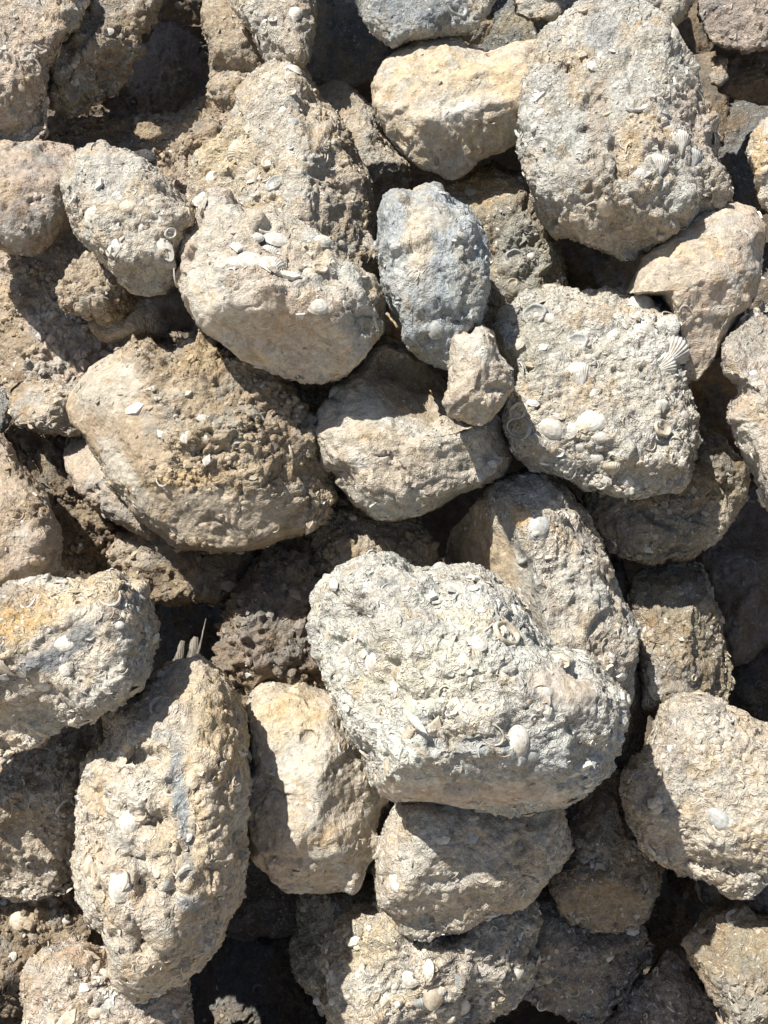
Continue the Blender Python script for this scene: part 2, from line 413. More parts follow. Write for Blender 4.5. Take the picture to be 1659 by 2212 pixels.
    for tt in tints:
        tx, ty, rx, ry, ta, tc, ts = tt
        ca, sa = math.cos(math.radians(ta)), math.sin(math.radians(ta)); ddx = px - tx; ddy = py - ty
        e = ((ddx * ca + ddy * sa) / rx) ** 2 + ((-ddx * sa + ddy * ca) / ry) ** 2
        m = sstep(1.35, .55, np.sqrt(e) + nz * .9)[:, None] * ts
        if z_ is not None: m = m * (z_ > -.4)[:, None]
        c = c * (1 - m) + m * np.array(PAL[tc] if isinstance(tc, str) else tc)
    c = c * (1 + .10 * fine[:, None] + .10 * (nz * worn)[:, None]); c = np.clip(c, .015, .8)
    mask = np.stack([shl, rgh, np.zeros(len(V))], 1)
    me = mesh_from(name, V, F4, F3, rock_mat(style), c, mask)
    ob = bpy.data.objects.new(name, me); COL.objects.link(ob); ob.location = Vector(C0)
    ob['label'] = label; ob['category'] = cat; ob['group'] = group
    if kind:
        ob['kind'] = kind; del ob['category']
    st_ = Stone(); st_.ob = ob; st_.V = V; st_.n = nrm; st_.px = px; st_.py = py; st_.front = np.where((z_ > .02) & (R <= 1))[0]; st_.C0 = C0; st_.rg = rg; st_.base = b0; st_.rm = rm
    # drawn normals after displacement (smoothed ones are kept for seating shells)
    st_.col = c; st_.shl = shl; st_.style = style; st_.area = area
    inframe = (px > -20) & (px < 1680) & (py > -20) & (py < 2232)
    st_.vis = st_.front[inframe[st_.front]]
    if chips > 0 and len(st_.vis) > 20: scatter_chips(st_, chips, white, csize)
    if shells > 0 and len(st_.vis) > 20: scatter_shells(st_, shells, white, ssize)
    for q in spots: seat(st_, *q)
    ALL.append(st_); return st_

# small broken shell pieces: templates in unit size, x/y in the surface, z outward
def _tmpl():
    out = []
    rg = np.random.default_rng(3)
    for k in range(4):                                            # angular flat chips
        m = rg.integers(4, 6); a = np.sort(rg.uniform(0, 6.283, m)) if k else np.arange(m) * 6.283 / m
        a = (np.arange(m) + rg.uniform(-.3, .3, m)) * 6.283 / m; r = rg.uniform(.6, 1.1, m)
        top = np.stack([r * np.cos(a), r * .75 * np.sin(a), np.full(m, .16)], 1); bot = top * [1.1, 1.1, 0] - [0, 0, .25]
        V = np.concatenate([top, bot]); F = [(0, i, i + 1) for i in range(1, m - 1)]
        for i in range(m): j = (i + 1) % m; F += [(i, i + m, j + m), (i, j + m, j)]
        out.append((V, np.array(F)))
    for k in range(5):                                            # curved edges of shells cut by the surface
        ns = 7; span = rg.uniform(1.3, 3.6); th = np.linspace(-span / 2, span / 2, ns); e = rg.uniform(.55, 1.0)
        tt = np.linspace(-1, 1, ns); wd = .13 * (1 - .55 * tt ** 2); zz = .20 * (1 - .8 * tt ** 2)
        cx = np.cos(th); sy = np.sin(th) * e; c = np.stack([cx, sy], 1); c -= c.mean(0)
        nr = np.stack([cx, sy], 1); nr /= np.linalg.norm(nr, axis=1)[:, None]
        V = []
        for i in range(ns):
            V += [(*(c[i] - nr[i] * wd[i]), -.15), (*(c[i] - nr[i] * wd[i] * .5), zz[i]), (*(c[i] + nr[i] * wd[i] * .7), zz[i] * .8), (*(c[i] + nr[i] * wd[i]), -.15)]
        F = []
        for i in range(ns - 1):
            for j in range(3):
                q = 4 * i + j; F += [(q, q + 1, q + 5), (q, q + 5, q + 4)]
        out.append((np.array(V), np.array(F)[:, ::-1]))
    for k in range(2):                                            # shallow cups
        V = [(0, 0, .42)]; m = 8
        for r, zc in ((.55, .33), (1.0, -.05)):
            for i in range(m): a = i * 6.283 / m; V.append((r * math.cos(a), r * (.8 if k else .62) * math.sin(a), zc))
        F = [(0, 1 + i, 1 + (i + 1) % m) for i in range(m)]
        for i in range(m): j = (i + 1) % m; F += [(1 + i, 1 + m + i, 1 + m + j), (1 + i, 1 + m + j, 1 + j)]
        out.append((np.array(V), np.array(F)))
    out.append((np.array([(-1, -.16, -.1), (1, -.10, -.1), (1, .08, -.1), (-1, .16, -.1), (-.9, -.1, .16), (.9, -.05, .12), (.9, .05, .12), (-.9, .1, .16)]),
                np.array([(4, 5, 6), (4, 6, 7), (0, 1, 5), (0, 5, 4), (1, 2, 6), (1, 6, 5), (2, 3, 7), (2, 7, 6), (3, 0, 4), (3, 4, 7)])))
    for k in range(3):                                            # crumbs of earth
        z = .0; V = []; m = 5
        for zc, rr in ((-.3, .7), (.15, 1.0), (.62, .62)):
            for i in range(m): a = (i + .5 * zc + rg.uniform(-.25, .25)) * 6.283 / m; q = rr * rg.uniform(.75, 1.15); V.append((q * math.cos(a), q * .85 * math.sin(a), zc + rg.uniform(-.1, .1)))
        V.append((0, 0, .85)); F = []
        for l in range(2):
            for i in range(m): j = (i + 1) % m; F += [(l * m + i, l * m + j, (l + 1) * m + j), (l * m + i, (l + 1) * m + j, (l + 1) * m + i)]
        F += [(2 * m + i, 2 * m + (i + 1) % m, 3 * m) for i in range(m)]
        out.append((np.array(V), np.array(F)))
    return out
TMPL = _tmpl()
NCHIP = [0]

def frames(st, idx, rg, tilt):
    nn = st.n[idx] + rg.normal(0, tilt, (len(idx), 3)); nn /= np.linalg.norm(nn, axis=1)[:, None]
    r = rg.normal(size=(len(idx), 3)); t = np.cross(nn, r); t /= np.linalg.norm(t, axis=1)[:, None]
    return nn, t, np.cross(nn, t)

def scatter_chips(st, dens, white, csize):
    rg = st.rg
    tri = st.vis; frac = len(tri) / max(1, len(st.front))
    cnt = int(min(st.area, 2.2e5) * frac * dens * 0.0050)
    if cnt < 3: return
    dn = np.clip(fbm(st.V[tri] + 7.7, .03, 2) + .32, .02, 1) ** 1.5 * (.08 + np.clip(st.shl[tri], 0, 1)); pick = rg.choice(tri, cnt, p=dn / dn.sum()); nt_ = len(TMPL); typ = rg.integers(0, nt_ - 3, cnt); cr_ = rg.random(cnt) < (.6 if st.style == 'crumbly' else .05); typ[cr_] = nt_ - 3 + rg.integers(0, 3, cr_.sum())
    nn, t, b = frames(st, pick, rg, .22)
    size = np.exp(rg.normal(math.log(.0021 * csize), .55, cnt)); size = np.clip(size, .0010, .010)
    Vs = []; Fs = []; Cs = []; off = 0
    for k, (TV, TF) in enumerate(TMPL):
        q = np.where(typ == k)[0]
        if not len(q): continue
        sc = size[q][:, None, None] * (1.35 if 4 <= k <= 8 else 1.0)
        P = (TV[None, :, 0:1] * t[q][:, None] + TV[None, :, 1:2] * b[q][:, None] + TV[None, :, 2:3] * nn[q][:, None] * .75) * sc + (st.V[pick[q]] - nn[q] * size[q][:, None] * .10)[:, None]
        m = len(TV); Vs.append(P.reshape(-1, 3))
        Fs.append((TF[None] + (np.arange(len(q)) * m)[:, None, None] + off).reshape(-1, 3)); off += len(q) * m
        w = rg.random(len(q)) + (.7 if k >= len(TMPL) - 3 else 0); cc = st.col[pick[q]] * rg.uniform(.85, 1.15, len(q))[:, None]
        wc = np.array([.62, .60, .55]) * rg.uniform(.75, 1.1, len(q))[:, None]
        mixw = np.where(w < white * .30, .85, np.where(w < .5, .22, .03))[:, None]
        dk = rg.random(len(q)) < .05; cc[dk] *= .5
        cc = cc * (1 - mixw) + wc * mixw
        Cs.append(np.repeat(cc, m, 0))
    me = mesh_from('shell_fragments', np.concatenate(Vs), None, np.concatenate(Fs), chip_mat(), np.clip(np.concatenate(Cs), .02, .8), None, smooth=False)
    o = bpy.data.objects.new('shell_fragments', me); COL.objects.link(o); o.parent = st.ob; o['kind'] = 'stuff'
    NCHIP[0] += cnt

# whole shells, one object each
def _shell_meshes():
    M = {}
    mw = shell_mat('white_shell', (.55, .53, .48)); mc = shell_mat('cream_shell', (.49, .43, .335)); mg = shell_mat('grey_shell', (.36, .37, .36)); mp = shell_mat('dusty_shell', (.42, .365, .28), .9)
    def grid(fn, nu, nv, mat, closed=False, nm='shell'):
        V = [fn(i / (nu - 1), j / (nv - 1)) for i in range(nu) for j in range(nv)]
        i, j = np.meshgrid(np.arange(nu - 1), np.arange(nv - 1), indexing='ij'); q = (i * nv + j).ravel()
        F = np.stack([q, q + nv, q + nv + 1, q + 1], -1)
        return mesh_from(nm, np.array(V), F, None, mat)
    def cockle(a, b):                     # a: hinge to rim, b: across the fan
        ang = (b - .5) * 2.75; rr = a ** .8; rib = (.5 + .5 * math.cos(b * 2 * math.pi * 11)) * .07 * a
        w = .93 + .07 * math.cos(ang)
        x = math.sin(ang) * rr * .95 * w; y = -0.75 + rr * math.cos(ang * .62) * 1.55
        zz = .46 * math.sin(min(1, a * 1.02) * math.pi * .62 + .25) * (1 - (abs(b - .5) * 2) ** 2.4 * .9) - .22 + rib
        return (x, y, zz - .35 * max(0, a - .86) * 3)
    def clam(a, b):
        th = b * 2 * math.pi; r = a; gr = .018 * math.cos(a * 2 * math.pi * 6)
        return (r * math.cos(th), r * .78 * math.sin(th) - .18 * (1 - a), .36 * (1 - a ** 2.2) - .08 + gr)
    def curl(a, b):
        th = -2.0 + a * 4.0; ph = b * 2 * math.pi; tw = .075 * (math.sin(a * math.pi) * .75 + .3)
        r = .9 + tw * math.cos(ph); return (r * math.cos(th), r * math.sin(th) * .8, .09 + tw * math.sin(ph) * 1.3)
    def ringf(a, b):                      # shell seen end on: closed ring with a hollow
        th = b * 2 * math.pi; prof = [(1.0, -.1), (.97, .12), (.86, .17), (.74, .10), (.62, -.04), (.3, -.09), (0, -.08)]
        k = a * (len(prof) - 1); i = min(int(k), len(prof) - 2); f = k - i
        r = prof[i][0] * (1 - f) + prof[i + 1][0] * f; zz = prof[i][1] * (1 - f) + prof[i + 1][1] * f
        wob = 1 + .06 * math.sin(2 * th + 1) + .04 * math.sin(5 * th); return (r * math.cos(th) * wob, r * .85 * math.sin(th) * wob, zz)
    def spindle(a, b):
        th = b * 2 * math.pi; r = .24 * math.sin(min(1, a * 1.1) * math.pi) ** .7 * (1 + .12 * math.cos(a * 40)) + .01
        return ((a - .5) * 2, r * math.cos(th), r * math.sin(th) + .06)
    for key, fn, nu, nv in (('cockle', cockle, 9, 45), ('clam', clam, 10, 20), ('curl', curl, 14, 7), ('ring', ringf, 9, 20), ('spindle', spindle, 14, 9)):
        for mk, mm in (('w', mw), ('c', mc), ('g', mg), ('p', mp)): M[key + mk] = grid(fn, nu, nv, mm)
    rg = np.random.default_rng(5)
    for i in range(3):                    # jagged plates
        m = 6; a = (np.arange(m) + rg.uniform(-.35, .35, m)) * 6.283 / m; r = rg.uniform(.6, 1.1, m)
        top = np.stack([r * np.cos(a), r * .7 * np.sin(a), .12 + .1 * np.cos(a)], 1); bot = top * [1.04, 1.04, 1] - [0, 0, .35]
        V = np.concatenate([top, bot, [(0, 0, .2)]]); F = [(2 * m, k, (k + 1) % m) for k in range(m)]
        for k in range(m): j = (k + 1) % m; F += [(k, k + m, j + m), (k, j + m, j)]
        for mk, mm in (('w', mw), ('c', mc), ('g', mg), ('p', mp)): M[f'plate{i}' + mk] = mesh_from('shell', V, None, np.array(F), mm, smooth=False)
    return M
SHM = _shell_meshes()
NSH = [0]

def _put(st, key, i, size, rot=None, sink=.2, rg=None, tilt=.12, sx=1.0):
    rg = rg or st.rg
    nn = st.n[i] + rg.normal(0, tilt, 3); nn /= np.linalg.norm(nn)
    a = rot if rot is not None else rg.uniform(0, 360)
    c, s_ = math.cos(math.radians(a)), math.sin(math.radians(a))
    t = RX * c + UP * s_; t = t - nn * (t @ nn); t /= np.linalg.norm(t); b = np.cross(nn, t)
    M = Matrix(((*(t[:1] * size * sx), b[0] * size, nn[0] * size, 0), (t[1] * size * sx, b[1] * size, nn[1] * size, 0), (t[2] * size * sx, b[2] * size, nn[2] * size, 0), (0, 0, 0, 1)))
    o = bpy.data.objects.new('shell', SHM[key]); COL.objects.link(o); o.parent = st.ob
    pos = st.V[i] - nn * sink * size
    M.translation = Vector(pos); o.matrix_local = M
    NSH[0] += 1

def seat(st, kind, px, py, d, rot=None, sx=1.0, sink=None):
    """one particular shell, d = width in traced units"""
    j = st.front[np.argmin((st.px[st.front] - px) ** 2 + (st.py[st.front] - py) ** 2)]
    _put(st, kind, j, d * PX / 2, rot, sink=sink if sink is not None else (.2 if kind.startswith('curl') else .03), sx=sx)

def scatter_shells(st, cnt, white, ssize):
    rg = st.rg; kinds = ['cockle', 'clam', 'clam', 'curl', 'ring', 'plate0', 'plate1', 'plate2', 'spindle', 'curl']
    for i in rg.choice(st.vis, cnt):
        k = kinds[rg.integers(len(kinds))]
        m = rg.choice(['w', 'c', 'p', 'g'], p=[.12 + .4 * white, .28 - .1 * white, .48 - .3 * white, .12])
        _put(st, k + m, i, float(np.clip(np.exp(rg.normal(math.log(.0042 * ssize), .4)), .003, .013)), sink=.16, tilt=.18)

# ================================================================== the setting
def setting():
    # the hidden heap under the stones: one rough sheet along the slope, then level ground
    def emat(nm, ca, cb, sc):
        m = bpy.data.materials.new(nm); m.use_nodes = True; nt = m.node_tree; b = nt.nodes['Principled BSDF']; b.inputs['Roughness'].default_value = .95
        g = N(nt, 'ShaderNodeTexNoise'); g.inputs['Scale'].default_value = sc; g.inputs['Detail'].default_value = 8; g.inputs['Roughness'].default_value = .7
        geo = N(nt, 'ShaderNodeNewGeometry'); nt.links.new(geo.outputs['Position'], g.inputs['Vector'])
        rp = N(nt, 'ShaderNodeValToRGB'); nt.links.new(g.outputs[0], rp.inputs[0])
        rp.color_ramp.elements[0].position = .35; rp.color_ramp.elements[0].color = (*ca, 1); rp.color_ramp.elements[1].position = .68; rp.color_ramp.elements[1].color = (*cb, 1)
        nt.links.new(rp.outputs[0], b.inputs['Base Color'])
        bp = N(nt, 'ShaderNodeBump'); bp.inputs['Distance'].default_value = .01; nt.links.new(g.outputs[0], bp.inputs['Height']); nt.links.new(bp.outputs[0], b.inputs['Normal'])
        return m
    n = 260
    C = CAM + FW * (DIST + 0.5)
    sl = UP + FW * SLOPE; sl /= np.linalg.norm(sl)             # up along the slope
    nn = np.cross(RX, sl)
    if nn @ FW > 0: nn = -nn
    toe = (C[2] - 0.0) / sl[2]
    s = np.linspace(-toe, 2.4, n); x = np.linspace(-3.0, 3.0, n)
    XX, SS = np.meshgrid(x, s, indexing='ij')
    P = C + XX.ravel()[:, None] * RX + SS.ravel()[:, None] * sl
    hh = fbm(P, .3, 3) * .05 + fbm(P + 9, .06, 3) * .025
    ed = sstep(-toe, -toe + .15, SS.ravel())
    # the heap is loose and hollow between the stones in view, and fills up level with them further out
    fx = sstep(.50, .86, np.abs(XX.ravel())); fs = sstep(.66, 1.0, np.abs(SS.ravel())); fill = np.maximum(fx, fs)
    P = P + nn * (hh * ed + fill * ed * .46)[:, None]
    i, j = np.meshgrid(np.arange(n - 1), np.arange(n - 1), indexing='ij'); q = (i * n + j).ravel()
    F = np.stack([q, q + n, q + n + 1, q + 1], -1)
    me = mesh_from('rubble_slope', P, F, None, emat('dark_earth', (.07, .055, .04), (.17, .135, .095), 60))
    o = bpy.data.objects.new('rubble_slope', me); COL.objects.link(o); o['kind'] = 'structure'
    me = mesh_from('ground', np.array([(-150, -150, -.01), (150, -150, -.01), (150, 150, -.01), (-150, 150, -.01)], float), np.array([[0, 1, 2, 3]]), None,
                   emat('ground_earth', (.24, .20, .15), (.38, .32, .24), 12))
    o = bpy.data.objects.new('ground', me); COL.objects.link(o); o['kind'] = 'structure'
setting()

# ================================================================== the stones of the pile
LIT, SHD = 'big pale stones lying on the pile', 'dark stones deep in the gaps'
MID = 'stones wedged between the big ones'

# ---- deep and shaded ones first
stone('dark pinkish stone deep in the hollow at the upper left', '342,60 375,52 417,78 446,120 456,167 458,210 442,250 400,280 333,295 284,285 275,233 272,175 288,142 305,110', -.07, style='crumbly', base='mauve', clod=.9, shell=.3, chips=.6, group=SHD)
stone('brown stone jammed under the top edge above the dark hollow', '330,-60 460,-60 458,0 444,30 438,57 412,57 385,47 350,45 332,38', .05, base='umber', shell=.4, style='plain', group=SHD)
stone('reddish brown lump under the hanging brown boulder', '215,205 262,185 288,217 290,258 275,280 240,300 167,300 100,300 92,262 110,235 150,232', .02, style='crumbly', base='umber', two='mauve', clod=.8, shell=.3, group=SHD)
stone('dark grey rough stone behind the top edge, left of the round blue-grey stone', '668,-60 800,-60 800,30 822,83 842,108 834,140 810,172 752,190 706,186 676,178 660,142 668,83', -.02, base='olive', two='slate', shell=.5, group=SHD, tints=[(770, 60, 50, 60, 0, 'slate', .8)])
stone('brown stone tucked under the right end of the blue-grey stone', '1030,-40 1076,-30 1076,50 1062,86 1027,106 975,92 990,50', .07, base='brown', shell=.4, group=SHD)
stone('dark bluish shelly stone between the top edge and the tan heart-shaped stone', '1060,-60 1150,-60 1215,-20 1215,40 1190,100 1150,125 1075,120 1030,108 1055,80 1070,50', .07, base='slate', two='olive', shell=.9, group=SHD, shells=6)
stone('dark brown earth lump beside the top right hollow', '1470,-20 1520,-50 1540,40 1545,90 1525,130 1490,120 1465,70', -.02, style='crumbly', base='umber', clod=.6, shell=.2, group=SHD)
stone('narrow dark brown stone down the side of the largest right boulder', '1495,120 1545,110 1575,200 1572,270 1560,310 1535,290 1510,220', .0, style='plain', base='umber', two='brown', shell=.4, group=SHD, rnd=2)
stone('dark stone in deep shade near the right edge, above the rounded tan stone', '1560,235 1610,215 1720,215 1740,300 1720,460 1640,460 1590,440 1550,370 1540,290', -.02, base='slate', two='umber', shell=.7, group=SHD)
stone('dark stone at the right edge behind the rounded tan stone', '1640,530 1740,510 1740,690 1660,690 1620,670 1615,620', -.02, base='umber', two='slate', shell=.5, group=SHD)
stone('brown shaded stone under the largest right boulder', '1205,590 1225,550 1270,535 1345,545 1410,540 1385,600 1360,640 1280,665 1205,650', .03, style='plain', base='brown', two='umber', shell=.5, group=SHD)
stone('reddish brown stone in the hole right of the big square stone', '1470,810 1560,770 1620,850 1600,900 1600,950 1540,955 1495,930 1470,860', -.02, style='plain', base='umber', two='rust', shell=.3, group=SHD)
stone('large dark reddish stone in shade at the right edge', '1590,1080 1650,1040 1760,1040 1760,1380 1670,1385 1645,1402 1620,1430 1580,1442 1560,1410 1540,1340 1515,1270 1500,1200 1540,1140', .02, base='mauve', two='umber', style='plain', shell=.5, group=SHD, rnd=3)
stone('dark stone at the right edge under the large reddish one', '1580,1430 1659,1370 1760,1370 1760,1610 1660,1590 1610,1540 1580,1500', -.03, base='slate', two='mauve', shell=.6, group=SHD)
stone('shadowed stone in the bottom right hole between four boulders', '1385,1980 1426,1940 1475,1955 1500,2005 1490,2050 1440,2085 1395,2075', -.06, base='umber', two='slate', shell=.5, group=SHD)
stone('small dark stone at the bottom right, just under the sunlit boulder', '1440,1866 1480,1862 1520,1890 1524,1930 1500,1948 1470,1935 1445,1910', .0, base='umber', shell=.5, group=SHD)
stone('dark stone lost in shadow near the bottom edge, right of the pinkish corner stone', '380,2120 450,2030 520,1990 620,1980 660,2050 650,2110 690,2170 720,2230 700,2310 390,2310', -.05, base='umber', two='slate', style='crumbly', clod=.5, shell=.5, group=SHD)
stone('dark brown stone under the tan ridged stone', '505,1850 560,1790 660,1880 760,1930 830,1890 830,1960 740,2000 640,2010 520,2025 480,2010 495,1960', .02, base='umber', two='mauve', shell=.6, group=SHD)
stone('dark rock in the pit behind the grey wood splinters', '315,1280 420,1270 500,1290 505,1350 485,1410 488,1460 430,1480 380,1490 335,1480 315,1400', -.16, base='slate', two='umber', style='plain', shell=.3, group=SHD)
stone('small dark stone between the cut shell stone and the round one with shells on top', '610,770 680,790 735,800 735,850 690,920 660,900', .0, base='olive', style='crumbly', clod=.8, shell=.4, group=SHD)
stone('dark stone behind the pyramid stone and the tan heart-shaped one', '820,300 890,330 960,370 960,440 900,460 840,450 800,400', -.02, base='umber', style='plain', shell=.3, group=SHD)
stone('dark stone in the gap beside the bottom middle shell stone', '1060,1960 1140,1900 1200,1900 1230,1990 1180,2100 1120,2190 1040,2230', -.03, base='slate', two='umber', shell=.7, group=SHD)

# ---- shelly earth between the stones
G2 = 'banks of shelly earth between the stones'
stone('bank of compacted shell gravel on the left, above the big earthy boulder', '-90,490 60,500 150,470 215,560 215,640 215,740 290,725 380,720 400,790 300,830 200,860 150,890 60,880 -90,890', .03, style='crumbly', base='pink', two='brown', clod=1.0, shell=.8, chips=6, csize=1.15, white=.6, group=G2, hf=.035, hb=.09, rnd=1, centre=(130, 690), shells=34, rough=.8)
stone('shaded bank of shell gravel behind the small shell stone', '80,300 200,270 330,262 400,250 455,215 520,230 520,300 450,340 440,400 435,470 380,470 330,400 240,340 165,345', .025, style='crumbly', base='brown', two='pink', clod=1.0, shell=.8, chips=7, csize=1.1, white=.4, group=G2, hf=.04, rnd=1, centre=(370, 330), shells=24, rough=.8)
stone('dark crumbly earth packed between the left edge stone and the big earthy boulder', '-10,905 60,905 140,910 190,950 180,1040 220,1080 290,1130 300,1180 250,1215 150,1215 110,1190 100,1100 60,1030 10,1000', .03, style='crumbly', base='umber', two='brown', clod=1.5, shell=.5, chips=4, group=G2, centre=(140, 1070), hf=.05)
stone('bank of dark shelly gravel in the bottom left corner', '-90,1900 90,1900 160,1880 200,1910 230,1990 260,2060 240,2120 150,2140 90,2180 90,2310 -90,2310', .03, style='crumbly', base='brown', two='umber', clod=1.2, shell=1, chips=7, csize=.7, white=.4, group=G2, centre=(60, 2070), hf=.05, shells=20)

# ---- middle layer
stone('upright rough column of stone left of the top edge pillar', '440,-60 492,-60 505,10 522,30 545,60 570,95 592,133 580,160 540,172 500,168 460,168 452,100 438,40', .07, base='brown', two='beige', shell=.5, group=MID, hf=.05, shells=4)
stone('small brown clod below the rough column near the pyramid stone', '460,163 500,157 540,163 528,190 512,212 505,238 475,232 456,210 452,185', .085, style='crumbly', base='brown', two='beige', clod=1, shell=.5, group=MID, chips=1.5)
stone('brown overhanging boulder hung with old shells beside the pale corner boulder', '100,-60 345,-60 343,0 335,38 308,75 300,108 279,137 271,175 254,200 228,206 192,227 167,248 143,256 117,235 98,205 92,167 90,120 98,40', .09, base='brown', two='beige', shell=1, rough=1.5, group=LIT, hf=.06, shells=22, chips=1.6, pits=1, facets=[(230, 120, .8, -.45, .75)])
stone('stone with bands of shell behind the right flank of the pyramid stone', '660,185 690,188 718,172 743,176 777,205 804,231 818,267 827,300 852,329 886,358 892,408 875,440 850,500 780,500 720,420 690,320', .06, base='beige', two='brown', shell=.9, group=MID, hf=.06, shells=12, chips=1.4)
stone('ochre-topped grey stone full of round shells behind the slim blue stone', '940,415 960,398 993,385 1035,365 1072,350 1093,366 1131,370 1156,417 1172,467 1207,515 1218,580 1226,650 1180,700 1100,720 1050,700 990,560', .12, base='olive', two='brown', shell=1, chips=1.3, group=MID, hf=.05, shells=10, white=.4,
      tints=[(1035, 400, 75, 35, -8, 'ochre', .95), (1120, 560, 60, 90, 0, (.27, .27, .24), .7)], facets=[(1035, 410, .9, .1, -.1), (1080, 500, .75, .1, .28)],
      spots=[('clamc', 1016, 414, 30, 20), ('clamw', 1145, 556, 20, 50), ('ringg', 1110, 555, 34, 0), ('ringw', 1058, 563, 14, 0), ('ringc', 1108, 615, 24, 30), ('clamw', 1075, 495, 10)])
stone('rounded tan stone with a shaded belly at the right, under the largest boulder', '1351,638 1368,600 1388,559 1426,525 1468,475 1522,446 1584,437 1626,450 1655,487 1650,525 1647,588 1630,630 1622,660 1592,690 1560,742 1542,784 1505,822 1475,815 1465,720 1430,640', .18, style='plain', base='beige', two='pink', shell=.7, group=LIT, hf=.085, rnd=0, rough=.65, pits=0, seed=21, facets=[(1560, 500, .95, .10, -.08), (1500, 650, .82, -.05, .50), (1420, 560, .85, .25, .1)], chips=.6)
stone('reddish brown stone at the right edge below the mauve corner boulder', '1548,150 1562,122 1602,108 1740,104 1740,232 1640,226 1590,212 1552,196', .04, base='umber', two='mauve', style='plain', shell=.5, group=MID, hf=.04)
stone('mauve-grey shaded boulder in the top right corner', '1520,-60 1740,-60 1740,104 1659,108 1618,110 1568,102 1532,85 1512,40', .11, base='mauve', two='pink', shell=.7, group=MID, shells=6)
stone('small earthy clod hanging in the sun beside the top right hollow', '1536,128 1552,121 1568,132 1566,150 1570,170 1556,182 1538,180 1532,165 1542,150', .10, style='crumbly', base='brown', two='beige', clod=1, shell=.3, chips=1, group=MID, res=.9)
stone('oval dark-bellied shell stone tucked under the big square stone', '1250,1040 1265,1100 1276,1130 1297,1167 1318,1188 1343,1201 1376,1213 1409,1222 1447,1207 1493,1202 1526,1180 1568,1142 1592,1105 1612,1055 1615,1013 1592,976 1559,946 1522,926 1480,900 1400,930 1300,980', .10, base='olive', two='brown', shell=1, chips=1.5, group=LIT, hf=.06, shells=22, white=.35,
      tints=[(1420, 1130, 120, 45, -20, (.24, .225, .2), .8), (1560, 1120, 70, 40, -55, 'beige', .8)], facets=[(1430, 1040, .95, 0, .22), (1420, 1150, .75, -.1, .6)], spots=[('curlp', 1560, 1165, 34, 20), ('curlp', 1565, 1200 - 60, 30, 120), ('curlc', 1620 - 60, 1050, 30, 200)])
stone('shell-studded block standing in shade under the oval dark-bellied stone', '1359,1293 1366,1251 1384,1225 1426,1222 1468,1222 1509,1218 1526,1247 1538,1293 1555,1334 1563,1397 1576,1443 1578,1485 1566,1515 1509,1540 1450,1545 1430,1555 1392,1530 1380,1435 1368,1376', .07, base='olive', two='brown', shell=1, chips=1.6, group=MID, hf=.05, shells=20, white=.45, tints=[(1400, 1490, 22, 45, 10, (.5, .48, .44), .9)], rnd=2, spots=[('curlp', 1515, 1425, 30, -60), ('ringc', 1500, 1465, 16, 0), ('clamw', 1628 - 90, 1355, 13, 0), ('plate0w', 1475, 1380, 14, 0)])
stone('strip of shelly stone behind the right side of the largest pale boulder', '1300,1180 1345,1205 1358,1250 1361,1330 1374,1400 1388,1476 1390,1605 1370,1650 1330,1668 1290,1660 1270,1500 1285,1300', .055, base='olive', two='pink', shell=.9, chips=1.3, group=MID, hf=.045, shells=8)
stone('shaded lower block beneath the sunlit boulder at the right edge', '1500,1885 1514,1943 1534,1962 1568,1972 1609,1962 1638,1983 1670,1975 1760,1960 1760,1860 1618,1880', .055, base='pink', two='olive', shell=.7, group=MID, hf=.04, shells=4)
stone('round shaded shell stone in the bottom right corner', '1484,2035 1509,2002 1543,1970 1568,1974 1609,1964 1634,1980 1760,1975 1760,2310 1595,2310 1559,2172 1526,2122 1509,2093 1488,2068', .09, base='olive', two='brown', shell=1, chips=1.5, group=MID, hf=.07, shells=16, white=.35)
stone('dark triangular stone at the bottom edge, left of the round corner stone', '1448,2040 1480,2060 1513,2108 1530,2127 1545,2150 1570,2212 1565,2310 1280,2310 1300,2212 1326,2185 1363,2148 1384,2127 1418,2075', .03, base='mauve', two='slate', shell=.9, chips=1.3, group=MID, hf=.05, shells=8)
stone('dark grey shelly stone below the brown oval one at the bottom right', '1130,1910 1201,1920 1226,1975 1284,1990 1384,1985 1403,2039 1409,2068 1368,2110 1355,2143 1318,2168 1301,2206 1259,2204 1201,2187 1151,2166 1110,2150 1095,2080 1105,1980', .06, base='mauve', two='olive', shell=1, chips=1.6, group=MID, hf=.055, shells=14, white=.4, facets=[(1300, 2100, .7, 0, .5)])
stone('brown oval stone with a pale chip, between the bottom boulder and the sunlit one', '1200,1720 1214,1777 1224,1831 1216,1868 1190,1889 1193,1927 1209,1964 1234,1993 1280,2006 1326,2010 1368,2004 1401,1979 1416,1927 1423,1877 1411,1852 1390,1827 1365,1781 1350,1731 1340,1668 1300,1660 1270,1690 1234,1715', .09, base='brown', two='umber', shell=.8, chips=1.2, group=MID, hf=.06, shells=10, tints=[(1450 - 20, 1975 - 10, 1, 1, 0, 'pale', 0), (1442 - 10, 1960, 30, 22, 0, 'pale', .9), (1330, 1960, 90, 40, 0, 'brown', .6)])
stone('clod of dark crumbly earth standing between the pit and the largest pale boulder', '470,1443 479,1397 492,1347 521,1272 550,1215 620,1160 670,1150 700,1230 720,1290 700,1350 710,1440 740,1520 640,1510 580,1500 550,1520 528,1535 508,1505 485,1480', .08, style='crumbly', base=(.22, .17, .12), two='mauve', clod=1.4, shell=.2, chips=3, group=MID, hf=.07, rough=1.1)
